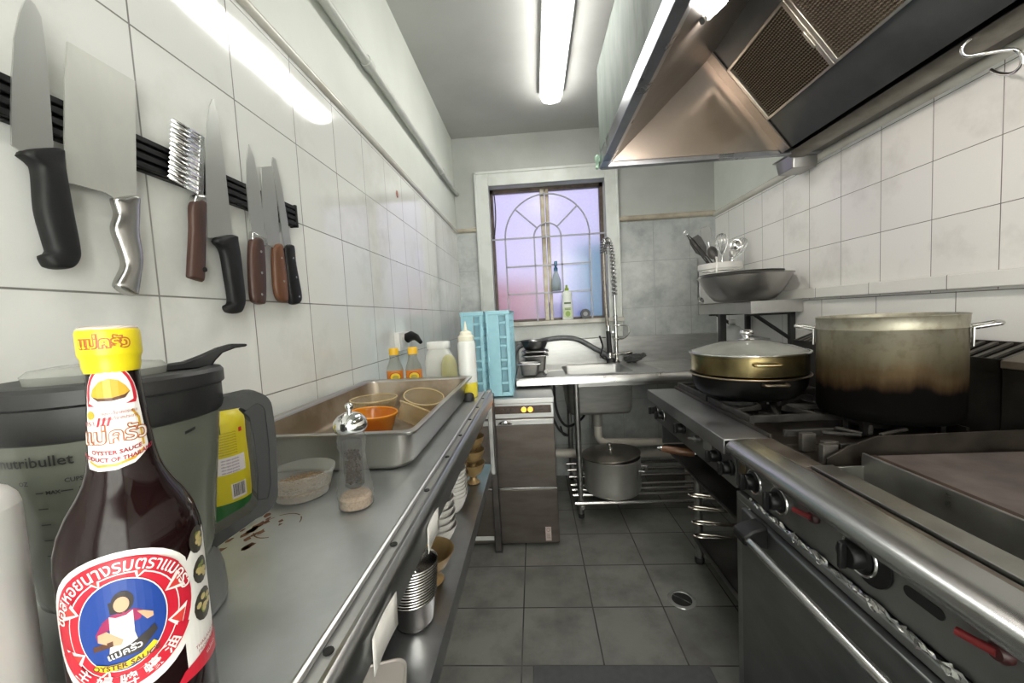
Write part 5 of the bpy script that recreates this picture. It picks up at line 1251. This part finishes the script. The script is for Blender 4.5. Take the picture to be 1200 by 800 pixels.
MB().lathe([(0, .001), (PR-.02, .001), (PR-.006, .006), (PR-.001, .02), (PR, .04), (PR, .272), (PR+.0015, .274), (PR, .277), (PR+.001, .308), (PR+.003, .311), (PR-.002, .313), (PR-.004, .309), (PR-.004, .02), (PR-.03, .006), (0, .006)], (0, 0, 0), 96).build('pot_wall', burnt_pot, t, smooth=40, world=False)
va_ = math.atan2(pc.y, pc.x)
for a in (va_-PI/2, va_+PI/2): pothandle(pc, PR, a, .272, .038, .052, .006, steel_bright, t, drop=.012)
# steamer: lower pan, tier, glass lid
sc_ = Vector((.846, 1.588, .9405))
t = thing('steamer_pan', 'wide black-bottomed steamer base pan at the far end of the cooktop', 'pan', sc_)
blackpan = M('scorched_pan', (.004, .004, .004), .36, 0, (.018, .016, .014), 6, .5, .75, rvar=.1, spec=.25)
MB().lathe([(0, .001), (.12, .001), (.155, .008), (.185, .030), (.198, .060), (.202, .092), (.209, .094), (.211, .097), (.208, .100), (.200, .099), (.196, .062), (.15, .01), (0, .006)], (0, 0, 0), 80).build('pan_wall', blackpan, t, smooth=50, world=False)
MB().tube([(.2095*math.cos(2*PI*i/80), .2095*math.sin(2*PI*i/80), .097) for i in range(80)], .0028, 8, closed=True).build('rim', M('brassy_rim', (.45, .33, .20), .3, 1, (.55, .45, .32), 20), t, world=False)
av = math.atan2(-sc_.y, -sc_.x)
for a in (av+.42, av+.42+PI): pothandle(sc_, .203, a, .082, .038, .022, .0055, M('worn_handle', (.20, .16, .11), .4, .8, (.06, .05, .04), 30) if 'worn_handle' not in bpy.data.materials else bpy.data.materials['worn_handle'], t, plate=False)
tier = sc_+Vector((0, 0, .101))
t = thing('steamer_tier', 'golden stained steel steamer tier with domed glass lid, stacked on the black base pan', 'steamer', tier)
m, tr, out = nt('golden_steel')
tc = tr.nodes.new('ShaderNodeTexCoord'); sp = tr.nodes.new('ShaderNodeSeparateXYZ'); tr.links.new(tc.outputs['Object'], sp.inputs[0])
nn = noise(tr, 7, 4, (1, 1, .6))
colr = ramp(tr, nn, [(.3, (.16, .12, .05)), (.55, (.34, .28, .14)), (.72, (.09, .06, .03))])
pr_node(tr, out, colr, .27, .95)
MB().lathe([(0, .002), (.19, .002), (.201, .004), (.203, .010), (.203, .070), (.207, .072), (.207, .076), (.2, .077), (.198, .012), (0, .006)], (0, 0, 0), 80).build('tier_wall', m, t, smooth=50, world=False)
for a in (av+.30, av+.30+PI): pothandle(tier, .2035, a, .052, .040, .022, .0055, M('gold_handle', (.55, .42, .22), .25, 1) if 'gold_handle' not in bpy.data.materials else bpy.data.materials['gold_handle'], t, plate=False)
LZ = Matrix.Translation((0, 0, .0775))
gd = MB().lathe([(.206, .004), (.19, .012), (.15, .026), (.09, .040), (.03, .047), (0, .048)], (0, 0, 0), 72, LZ).build('lid', clear('lid_glass', (.36, .37, .34), .62, .12, (.30, .305, .28), 8), t, smooth=70, world=False, solid=.002)
MB().lathe([(.204, .0), (.211, .0), (.2125, .003), (.211, .007), (.204, .0075), (.203, .004), (.204, 0)], (0, 0, 0), 80, LZ).build('rim', steel_bright, gd, world=False)
MB().lathe([(0, .047), (.026, .047), (.030, .050), (.028, .054), (.014, .057), (.014, .064), (.022, .068), (.026, .076), (.024, .084), (.015, .089), (0, .090)], (0, 0, 0), 32, LZ).build('knob', chrome, gd, world=False, smooth=50)

# ------------------------------------------------------------------ pans stored under the cooktop
wire = M('pan_handle_steel', (.52, .49, .43), .25, 1, (.40, .36, .30), 30)
dark_pan = M('dark_pan', (.018, .017, .016), .4, .4, (.05, .045, .04), 12, rvar=.1)
names_ = ['bottom', 'second lowest', 'second highest', 'topmost']
def frypan(k, z, tip, label):
    c = Vector((.925, 1.385, z)); tip = Vector(tip)
    t = thing('frying_pan', label, 'frying pan', c, group='frying pans stacked under the cooktop')
    MB().lathe([(0, .0005), (.092, .0005), (.098, .004), (.118, .041), (.121, .044), (.118, .045), (.115, .042), (.095, .006), (0, .004)], c, 56).build('pan_wall', dark_pan, t, smooth=50)
    d = (tip-c); d.z = 0; d.normalize(); s = Vector((-d.y, d.x, 0))
    a = c+d*.112+Vector((0, 0, .036)); L = (tip-a)
    n_ = 12; lp_ = []
    p1 = a; p2 = a+L*.80
    lp_ = [p1+s*.007, p1.lerp(p2, .5)+s*.006, p2+s*.010, a+L*.92+s*.011, a+L*.985+s*.006, tip, a+L*.985-s*.006, a+L*.92-s*.011, p2-s*.010, p1.lerp(p2, .5)-s*.006, p1-s*.007]
    MB().tube(smoothpts(lp_, 4), .0038, 8).build('handle', wire, t)
    return t
for k, (z, tip) in enumerate(((.4065, (.572, 1.455, .437)), (.452, (.568, 1.462, .487)), (.4975, (.562, 1.472, .541)), (.543, (.560, 1.470, .592)))):
    frypan(k, z, tip, names_[k]+' of four stacked frying pans with looped steel handles under the cooktop')
c = Vector((.86, 1.60, .6185))
t = thing('saute_pan', 'dark pan with brown wooden handle sticking out under the cooktop front', 'pan', c)
MB().lathe([(0, .0005), (.115, .0005), (.122, .004), (.128, .06), (.132, .062), (.126, .062), (.119, .006), (0, .004)], c, 56).build('pan_wall', dark_pan, t, smooth=50)
a = Vector((.745, 1.625, .675)); b = Vector((.66, 1.655, .683)); e = Vector((.535, 1.70, .692))
MB().tube([a, a.lerp(b, .5)+Vector((0, 0, .004)), b], [.009, .008, .012], 10).build('handle_ferrule', steel_bright, t)
MB().tube([b, b.lerp(e, .1), b.lerp(e, .5), b.lerp(e, .92), e], [.012, .0165, .0175, .014, .009], 14).build('wooden_handle', M('handle_wood', (.13, .055, .022), .4, 0, (.08, .032, .014), 25), t, smooth=60)
MB().tube([e+Vector((.004, -.002, 0)), e+Vector((-.010, .004, .001)), e+Vector((-.016, .006, .001))], [.010, .008, .004], 10).build('handle_end', steel_bright, t)
t = thing('baking_tray', 'shallow pale tray on the lowest shelf under the cooktop', 'tray', (.93, 1.38, .15))
def tl2(i, z, r): return [Vector((u, v, z)) for u, v in rrect(.825+i, 1.165-i, 1.215+i, 1.56-i, r, 5)]
MB().loft([tl2(0, .205, .03), tl2(.004, .207, .03), tl2(.03, .1515, .04), tl2(.05, .151, .04)], cap0=False).build('tray_body', M('tray_aluminium', (.30, .29, .28), .4, .8, (.40, .39, .37), 10), t, smooth=50, solid=.002)
c = Vector((.935, 1.40, .153))
t = thing('clay_pot', 'reddish brown pot standing in the pale tray under the cooktop', 'pot', c)
MB().lathe([(0, .0005), (.06, .0005), (.09, .03), (.10, .07), (.092, .10), (.085, .104), (.08, .10), (.06, .05), (0, .04)], c, 40).build('pot_wall', M('clay_red', (.12, .04, .022), .5, 0, (.18, .07, .04), 15), t, smooth=60)
# ------------------------------------------------------------------ extraction hood
HX0, HX1, HY0, HY1, HZ0, HZ1 = .360, 1.385, -.45, 1.955, 2.005, 2.475
t = thing('extraction_hood', 'large stainless steel extraction hood with mesh filters over the range', 'hood', (.87, .75, HZ1))
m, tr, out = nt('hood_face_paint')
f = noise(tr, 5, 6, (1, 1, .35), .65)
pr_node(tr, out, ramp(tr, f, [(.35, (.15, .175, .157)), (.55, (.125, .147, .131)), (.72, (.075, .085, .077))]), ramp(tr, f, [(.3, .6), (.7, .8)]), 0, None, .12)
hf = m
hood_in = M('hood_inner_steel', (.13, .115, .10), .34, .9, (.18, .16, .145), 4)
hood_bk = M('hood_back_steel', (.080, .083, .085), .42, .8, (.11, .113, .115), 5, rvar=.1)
lip_m = M('hood_lip_steel', (.26, .27, .29), .3, 1, (.36, .37, .40), 7, rvar=.08)
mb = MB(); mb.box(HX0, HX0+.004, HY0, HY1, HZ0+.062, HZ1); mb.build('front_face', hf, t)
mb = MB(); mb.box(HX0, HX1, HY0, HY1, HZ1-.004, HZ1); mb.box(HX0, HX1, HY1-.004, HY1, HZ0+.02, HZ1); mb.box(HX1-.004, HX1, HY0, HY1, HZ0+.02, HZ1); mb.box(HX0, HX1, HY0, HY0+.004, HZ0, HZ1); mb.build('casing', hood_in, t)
mb = MB(); mb.prism([(HX0-.004, HZ0+.066), (HX0-.005, HZ0), (HX0+.030, HZ0-.003), (HX0+.055, HZ0+.022), (HX0+.052, HZ0+.026), (HX0+.028, HZ0+.004), (HX0+.002, HZ0+.006), (HX0+.002, HZ0+.066)], HY1-HY0, lambda u, v, w: Vector((u, HY0+w, v))); mb.build('front_lip', lip_m, t, bevel=.002)
mb = MB(); mb.box(HX0, HX1, HY1-.03, HY1+.004, HZ0-.004, HZ0+.022); mb.build('end_lip', lip_m, t, bevel=.004)
AX, AZ = .870, 2.455
endp = M('hood_end_panel', (.32, .275, .235), .33, 1, (.38, .33, .29), 3)
mb = MB(); mb.prism([(HX0+.05, HZ0+.02), (1.215, HZ0+.015), (AX, AZ)], .004, lambda u, v, w: Vector((u, HY1-.036+w, v))); mb.build('end_panel', endp, t)
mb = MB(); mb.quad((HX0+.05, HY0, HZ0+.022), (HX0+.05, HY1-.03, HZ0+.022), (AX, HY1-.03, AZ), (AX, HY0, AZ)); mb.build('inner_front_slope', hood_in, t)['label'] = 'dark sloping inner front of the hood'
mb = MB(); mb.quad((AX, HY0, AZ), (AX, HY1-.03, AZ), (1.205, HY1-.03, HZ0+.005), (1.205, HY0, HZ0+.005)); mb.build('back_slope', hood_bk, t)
sl = Vector((1.205-AX, 0, HZ0+.005-AZ)).normalized(); nrm = Vector((sl.z, 0, -sl.x)); 
if nrm.x > 0: nrm = -nrm
def hp(s, y, h=0): return Vector((AX, y, AZ))+sl*s+nrm*h
# end trim strip along the slope
mb = MB(); mb.loft([[hp(0, HY1-.085, .004), hp(0, HY1-.035, .004), hp(0, HY1-.035, .012), hp(0, HY1-.085, .012)], [hp(.555, HY1-.085, .004), hp(.555, HY1-.035, .004), hp(.555, HY1-.035, .012), hp(.555, HY1-.085, .012)]]); mb.build('slope_trim', endp, t, bevel=.001)
filt = M('filter_mesh', (.62, .56, .46), .28, 1)
filt_d = M('filter_mesh_dark', (.075, .06, .042), .4, .9)
fr_m = M('filter_frame', (.46, .43, .38), .3, 1, (.56, .53, .48), 15)
S0, S1 = .105, .395
ys = [1.858, 1.465, 1.07, .675, .28, -.115]
for fi, (ya, yb_) in enumerate(zip(ys[1:], ys)):
    f = thing('grease_filter', 'x', 'filter', hp((S0+S1)/2, (ya+yb_)/2, .008))
    f['group'] = 'grease filters in the hood'
    f['label'] = ['far wire mesh grease filter at the end of the hood', 'second wire mesh grease filter from the hood end', 'third wire mesh grease filter from the hood end', 'fourth wire mesh grease filter from the hood end', 'wire mesh grease filter nearest the camera in the hood'][fi]
    mb = MB()
    def bar(s0, s1, y0, y1):
        mb.loft([[hp(s0, y0, .003), hp(s0, y1, .003), hp(s0, y1, .020), hp(s0, y0, .020)], [hp(s1, y0, .003), hp(s1, y1, .003), hp(s1, y1, .020), hp(s1, y0, .020)]])
    bar(S0, S1, ya+.001, ya+.018); bar(S0, S1, yb_-.018, yb_-.001); bar(S0, S0+.012, ya, yb_); bar(S1-.010, S1, ya, yb_)
    mb.build('filter_frame', fr_m, f, bevel=.002)
    mb = MB(); ny = int((yb_-ya)/.0125)*4; ns = 26*4
    g = [[mb.bm.verts.new(hp(lerp(S0+.01, S1-.008, i/ns), lerp(ya+.02, yb_-.02, j/ny), .009+.0040*math.cos(i*2*PI/4)+.0022*math.cos(j*2*PI/4+(i//4)*PI*.5))) for j in range(ny+1)] for i in range(ns+1)]
    for i in range(ns):
        for j in range(ny):
            fc = mb.bm.faces.new((g[i][j], g[i][j+1], g[i+1][j+1], g[i+1][j]))
            fc.material_index = 1 if i % 4 in (1, 2) or ((j+(i//4)) % 4 == 2) else 0
    mb.build('mesh_panel', [filt, filt_d], f, smooth=180)
    mb = MB(); mb.loft([[hp(lerp(S0, S1, .45), ya+.006, .020), hp(lerp(S0, S1, .45), ya+.018, .020), hp(lerp(S0, S1, .45), ya+.018, .027), hp(lerp(S0, S1, .45), ya+.006, .027)], [hp(lerp(S0, S1, .68), ya+.006, .020), hp(lerp(S0, S1, .68), ya+.018, .020), hp(lerp(S0, S1, .68), ya+.018, .027), hp(lerp(S0, S1, .68), ya+.006, .027)]])
    mb.build('filter_handle', fr_m, f, bevel=.002)
# gutter and rail at the wall
mb = MB(); mb.prism([(1.235, HZ0+.004), (1.255, HZ0-.012), (1.315, HZ0-.012), (1.318, HZ0+.030), (1.312, HZ0+.030), (1.309, HZ0-.006), (1.258, HZ0-.006), (1.24, HZ0+.01)], HY1-HY0, lambda u, v, w: Vector((u, HY0+w, v))); mb.build('grease_gutter', M('gutter_steel', (.20, .185, .16), .42, .9, (.28, .26, .23), 12), t)
rail2 = M('rail_steel_brown', (.10, .092, .08), .45, .9, (.15, .14, .12), 12, rvar=.1)
mb = MB(); mb.prism([(1.321, 2.006), (1.384, 2.006), (1.384, 2.030), (1.321, 2.030)], HY1-HY0, lambda u, v, w: Vector((u, HY0+w, v))); mb.build('hanging_rail', rail2, t, bevel=.004)
# lamp recessed in the inner front slope
fs = Vector((AX-HX0-.05, 0, AZ-HZ0-.022)).normalized(); fn_ = Vector((fs.z, 0, -fs.x)); 
if fn_.z > 0: fn_ = -fn_
def fp(s, y, h=0): return Vector((HX0+.05, y, HZ0+.022))+fs*s+fn_*h
glow = emit('hood_lamp_glow', (1, .92, .83), 215)
def hoodlamp(y, label):
    lt = thing('hood_lamp', label, 'lamp', fp(.205, y, 0))
    MB().tube([fp(.150, y-.012, .009), fp(.162, y-.009, .010), fp(.232, y+.010, .010), fp(.242, y+.0125, .009)], [.005, .009, .009, .005], 14).build('lamp_tube', glow, lt)
    for q in (-1, 1): MB().tube([fp(.196+q*.047, y+q*.0125, .009), fp(.196+q*.060, y+q*.016, .008)], .010, 12).build('lamp_holder', steel_dull, lt, bevel=.002)
hoodlamp(1.19, 'small lit lamp recessed in the dark inner slope of the hood')
hoodlamp(.15, 'second lit hood lamp above the near end of the griddle')
# grease cup
t = thing('grease_cup', 'small steel grease box fixed under the far right corner of the hood', 'box', (1.345, 2.06, 2.0))
def gl_(x0, x1, y0, y1, z): return [Vector((u, v, z)) for u, v in rrect(x0, x1, y0, y1, .008, 3)]
MB().loft([gl_(1.285, 1.398, 1.985, 2.10, 1.955), gl_(1.278, 1.402, 1.972, 2.11, 2.02)]).build('cup_body', M('cup_box_steel', (.34, .33, .32), .32, 1), t, bevel=.003)
MB().box(1.270, 1.408, 1.962, 2.118, 2.019, 2.025).build('cup_flange', steel_dull, t, bevel=.001)
tag(MB().tube(smoothpts([(HX0-.006, 1.945, 2.035), (HX0-.012, 1.95, 2.065), (HX0-.02, 1.94, 2.05), (HX0-.012, 1.95, 2.025), (HX0-.018, 1.945, 2.005)], 6), .008, 8).build('cloth_scrap', M('green_cloth', (.30, .46, .34), .9, 0, (.40, .55, .44), 80)), 'scrap of pale green cloth tied at the front corner of the hood', 'cloth')
# S hook on the rail
hk = []
t = thing('pot_hook', 'bent steel S-shaped hook hanging from the rail at the upper right', 'hook', (1.335, 1.2, 2.0))
pts = [(1.250, 1.168, 2.007), (1.240, 1.189, 2.007), (1.235, 1.201, 1.993), (1.245, 1.200, 1.972), (1.270, 1.185, 1.965), (1.310, 1.172, 1.962), (1.335, 1.165, 1.956), (1.345, 1.159, 1.935), (1.350, 1.166, 1.913), (1.355, 1.191, 1.909), (1.360, 1.225, 1.930), (1.360, 1.244, 1.951)]
MB().tube(smoothpts(pts, 8), .0048, 10).build('hook_wire', chrome, t)
# ------------------------------------------------------------------ corner shelf with bowls and utensils
t = thing('corner_shelf', 'stainless steel wall shelf on black brackets in the right back corner', 'shelf', (1.28, 2.4, 1.26))
QX, QY0, QY1 = 1.143, 2.10, 2.745
mb = MB(); mb.box(QX, XR-.002, QY0, QY1, 1.318, 1.324); mb.box(QX, XR-.002, QY0-.002, QY0+.004, 1.256, 1.324); mb.box(QX, QX+.006, QY0, QY1, 1.256, 1.324); mb.build('shelf_board', M('shelf_steel', (.42, .415, .40), .34, 1, (.48, .47, .455), 9), t, bevel=.002)
MB().box(QX-.004, QX+.006, QY1-.008, QY1, 1.25, 1.64).build('corner_upright', steel_dull, t, bevel=.001)
brk = M('bracket_black', (.018, .018, .018), .5)
for y in (2.17, 2.60):
    mb = MB(); mb.box(XR-.03, XR-.001, y-.012, y+.012, 1.06, 1.256); mb.box(QX+.01, XR-.001, y-.012, y+.012, 1.244, 1.2555)
    mb.tube([(XR-.015, y, 1.105), (1.20, y, 1.25)], .011, 4); mb.build('bracket', brk, t, bevel=.002)
MB().box(QX+.004, QX+.040, 2.44, 2.476, SZT-.0055, 1.318).build('support_post', brk, t, bevel=.002)
bowl_m = M('bowl_steel', (.40, .385, .37), .28, .9)
bc = Vector((1.168, 2.215, 1.3245))
t = thing('mixing_bowl', 'wide steel mixing bowl on the corner shelf, the outer one of the pair', 'bowl', bc)
def bowlprof(r, h): return [(0, .0005), (r*.45, .0005), (r*.62, .010), (r*.80, h*.42), (r*.92, h*.78), (r*.965, h), (r*1.0, h+.002), (r*1.005, h+.004), (r*.96, h+.0045), (r*.91, h*.78), (r*.79, h*.43), (r*.6, .013), (0, .004)]
MB().lathe(bowlprof(.233, .138), bc, 72).build('bowl_wall', bowl_m, t, smooth=50)
b2 = bc+Vector((-.012, .01, .030))
t = thing('mixing_bowl', 'steel mixing bowl nested inside the wider one on the corner shelf', 'bowl', b2)
MB().lathe(bowlprof(.205, .124), b2, 72).build('bowl_wall', bowl_m, t, smooth=50)
uc = Vector((1.218, 2.585, 1.3245))
t = thing('bucket', 'white plastic bucket of cooking utensils on the corner shelf', 'bucket', uc)
MB().lathe([(0, .001), (.112, .001), (.115, .006), (.121, .15), (.127, .152), (.127, .175), (.122, .177), (.123, .215), (.130, .217), (.130, .250), (.127, .253), (.122, .25), (.110, .01), (0, .006)], uc, 56).build('bucket_wall', M('bucket_white', (.60, .59, .56), .4, 0, (.68, .67, .64), 10), t, smooth=40)
MB().tube([uc+Vector((.132*math.cos(a), .132*math.sin(a), .2)) for a in [-2.9+i*.12 for i in range(18)]], .003, 6).build('bail_handle', steel_bright, t)
def path_tube(p, q, r, mat, root, name='handle'): return MB().tube([p, q], r, 8).build(name, mat, root)
def uten(name, label, top, base=(0, 0, .04)):
    return thing(name, label, name.replace('_', ' '), uc+Vector(base)), Vector(top), uc+Vector(base)
blk = M('utensil_black', (.022, .02, .019), .45, 0, (.05, .045, .04), 25)
# slotted turner leaning left, black
def turner(name, label, top, base, mat, w=.036, L=.13, hm=steel_bright):
    t, T, B = uten(name, label, top, base); d = (T-B).normalized(); s = d.cross(Vector((.35, .93, 0))).normalized(); n_ = d.cross(s)
    MB().tube([B, T-d*L], .005, 8).build('handle', hm, t)
    P = [(-.008, 0), (-w, L*.35), (-w*1.05, L*.8), (-w*.8, L), (w*.8, L), (w*1.05, L*.8), (w, L*.35), (.008, 0)]
    MB().prism(P, .003, lambda u, v, ww: T-d*L+d*v+s*u+n_*(ww-.0015)).build('blade', mat, t, bevel=.001)
    return t
turner('spatula', 'black spatula leaning to the left out of the bucket', (1.045, 2.56, 1.755), (.07, .02, .02), blk, .036, .15, blk)
turner('fish_slice', 'grey steel turner standing highest in the bucket', (1.135, 2.60, 1.822), (.03, .06, .02), M('grey_steel_slice', (.16, .16, .155), .5, .8), .030, .10)
def loopy(name, label, top, base, nl, w, L):
    t, T, B = uten(name, label, top, base); d = (T-B).normalized(); s = d.cross(Vector((.35, .93, 0))).normalized(); n_ = d.cross(s)
    H = T-d*L
    MB().tube([B, H], .0075, 10).build('handle', steel_bright, t)
    for k in range(nl):
        a = PI*k/nl; q = s*math.cos(a)+n_*math.sin(a); pts = []
        for i in range(21):
            th = PI*i/20; ww = w*math.sin(th)**.8*(1 if th < PI else 1); side = 1
            pts.append((th, ww))
        P = [H+q*(.006)]+[H+d*(L*f)+q*(w*g) for f, g in ((.15, .35), (.4, .8), (.65, 1.0), (.85, .85), (.97, .42), (1.0, 0))]
        Q = [H+d*(L*f)-q*(w*g) for f, g in ((.97, .42), (.85, .85), (.65, 1.0), (.4, .8), (.15, .35))]+[H-q*.006]
        MB().tube(smoothpts(P+Q, 4), .0019, 6).build('wire_loop', steel_bright, t)
    return t
loopy('whisk', 'rounded wire whisk in the middle of the bucket', (1.225, 2.57, 1.768), (.0, -.03, .02), 6, .036, .14)
loopy('whisk', 'wire whisk leaning to the right in the bucket', (1.385, 2.60, 1.735), (-.05, .04, .02), 5, .034, .15)
def spoonish(name, label, top, base, w, L, depth, mat, hm=steel_bright):
    t, T, B = uten(name, label, top, base); d = (T-B).normalized(); s = d.cross(Vector((.35, .93, 0))).normalized(); n_ = d.cross(s)
    MB().tube([B, T-d*L*.9], .005, 8).build('handle', hm, t)
    mb = MB(); m4 = Matrix.Translation(T-d*L*.5) @ Matrix((tuple(s)+(0,), tuple(d)+(0,), tuple(n_)+(0,), (0, 0, 0, 1))).transposed()
    n = 20; R = []
    for j in range(6):
        r = j/5; R.append([mb.bm.verts.new(m4 @ Vector((w*r*math.cos(2*PI*i/n), L*.5*r*math.sin(2*PI*i/n), -depth*(1-r*r)))) for i in range(n)])
    for a, b in zip(R[1:], R[2:]): mb.bridge(a, b)
    mb.bm.faces.new(R[1]); 
    for v in R[0]: mb.bm.verts.remove(v)
    mb.build('spoon_bowl', mat, t, solid=.0015)
    return t
spoonish('ladle', 'steel ladle facing forward between the two whisks in the bucket', (1.312, 2.55, 1.725), (-.05, -.055, .02), .036, .085, .024, steel_bright)
spoonish('serving_spoon', 'black serving spoon low at the left of the bucket', (1.135, 2.53, 1.685), (.02, -.07, .02), .030, .085, .010, blk, blk)
spoonish('serving_spoon', 'small steel spoon leaning right in front of the ladle', (1.262, 2.515, 1.66), (.02, -.09, .02), .020, .06, .008, steel_dull)
t, T, B = uten('tongs', 'pair of dark narrow tongs leaning furthest left in the bucket', (.990, 2.52, 1.765), (.10, -.03, .02))
d = (T-B).normalized(); s = d.cross(Vector((.35, .93, 0))).normalized()
for k in (-1, 1): MB().tube([B+s*.004*k, B.lerp(T, .6)+s*.012*k, B.lerp(T, .9)+s*.010*k, T+s*.002*k], [.005, .006, .006, .004], 6, flat=.5).build('tong_arm', blk, t)
MB().tube([T+s*.012*math.cos(2*PI*i/16)+d*(.012+.014*math.sin(2*PI*i/16)) for i in range(16)], .0025, 6, closed=True).build('hanging_ring', steel_bright, t)
t = thing('small_ladle', 'small steel ladle hung on the outside of the white bucket', 'ladle', uc+Vector((-.05, -.115, .25)))
a = uc+Vector((-.075, -.118, .28)); b = uc+Vector((-.083, -.135, .15))
MB().tube([a+Vector((.006, .02, -.004)), a+Vector((0, .008, .006)), a, b], [.0045, .0045, .005, .006], 8, flat=.6).build('handle', white_plastic, t)
t = thing('strainer', 'small steel strainer hanging on the left side of the utensil bucket', 'strainer', (1.085, 2.56, 1.36))
MB().tube(smoothpts([(1.086, 2.575, 1.50), (1.080, 2.57, 1.42), (1.080, 2.565, 1.375)]), .003, 8).build('handle', steel_bright, t)
q = Matrix.Translation((1.080, 2.553, 1.348)) @ Matrix.Rotation(1.2, 4, 'X') @ Matrix.Rotation(.3, 4, 'Y')
MB().lathe([(0, -.016), (.012, -.013), (.021, -.005), (.025, 0), (.023, 0), (.019, -.004), (0, -.014)], (0, 0, 0), 24, q).build('strainer_bowl', steel_bright, t, smooth=50)
c = Vector((1.262, 2.53, SZT-.0025))
t = thing('white_bottle', 'white plastic bottle standing under the corner shelf behind the steamer lid', 'bottle', c)
MB().lathe([(0, .0005), (.045, .0005), (.049, .005), (.049, .235), (.044, .25), (.02, .262), (.018, .275), (0, .275)], c, 36).build('bottle_body', clear('milk_bottle', (.66, .67, .65), .75, .3), t, smooth=50)
MB().lathe([(.019, .274), (.021, .276), (.020, .295), (.008, .300), (.0, .301)], c, 20).build('cap', white_plastic, t, smooth=40)
# ------------------------------------------------------------------ floor
t = thing('floor_drain', 'round steel floor drain with dark opening in the slate tiles before the range', 'drain', (.603, 1.685, 0))
MB().lathe([(.043, .0005), (.060, .0005), (.058, .004), (.046, .005), (.043, .002)], (.603, 1.685, 0), 48).build('drain_ring', steel, t, smooth=40)
MB().lathe([(0, .0006), (.0435, .0006), (.0435, .0012), (0, .0012)], (.603, 1.685, 0), 40).build('drain_hole', dark_slot, t)
q = Matrix.Translation((.603, 1.685, 0)) @ Matrix.Rotation(-.75, 4, 'Z')
MB().box(-.042, .042, -.003, .003, .001, .004, q).build('cross_bar', steel_bright, t)
tag(MB().box(-.065, .576, .55, 1.352, 0, .007).build('floor_mat', M('rubber_mat', (.050, .051, .053), .6, 0, (.062, .063, .066), 40, bmp=.1), bevel=.002), 'smooth dark grey rubber mat at the bottom of the aisle', 'mat')
# ------------------------------------------------------------------ light and camera
w = bpy.data.worlds.new('sky'); scene.world = w; w.use_nodes = True
bg = w.node_tree.nodes['Background']; bg.inputs['Color'].default_value = (.72, .68, .98, 1); bg.inputs['Strength'].default_value = .38
def area(name, loc, rot, sx, sy, power, col):
    l = bpy.data.lights.new(name, 'AREA'); l.shape = 'RECTANGLE'; l.size = sx; l.size_y = sy; l.energy = power; l.color = col
    o = bpy.data.objects.new(name, l); COL.objects.link(o); o.location = loc; o.rotation_euler = rot; return o
area('rear_fill_light', (.45, -1.40, 1.25), (PI/2, 0, PI), 1.5, 2.0, 52, (1, .97, .92))  # soft frontal fill added behind the camera; no doorway is built there
cam = bpy.data.cameras.new('camera'); co = bpy.data.objects.new('camera', cam); COL.objects.link(co); scene.camera = co
cam.sensor_fit = 'HORIZONTAL'; cam.sensor_width = 36; cam.lens = 13.5; cam.clip_start = .01; cam.clip_end = 50
R_ = Matrix(CAM_ROWS)
rot = Matrix((R_[0], -R_[1], -R_[2])).transposed()
co.matrix_world = Matrix.Translation((0, 0, 1.31)) @ rot.to_4x4()
vs = scene.view_settings
vs.view_transform = 'Standard'; vs.look = 'None'; vs.gamma = 1; vs.use_curve_mapping = False; vs.exposure = 1.66
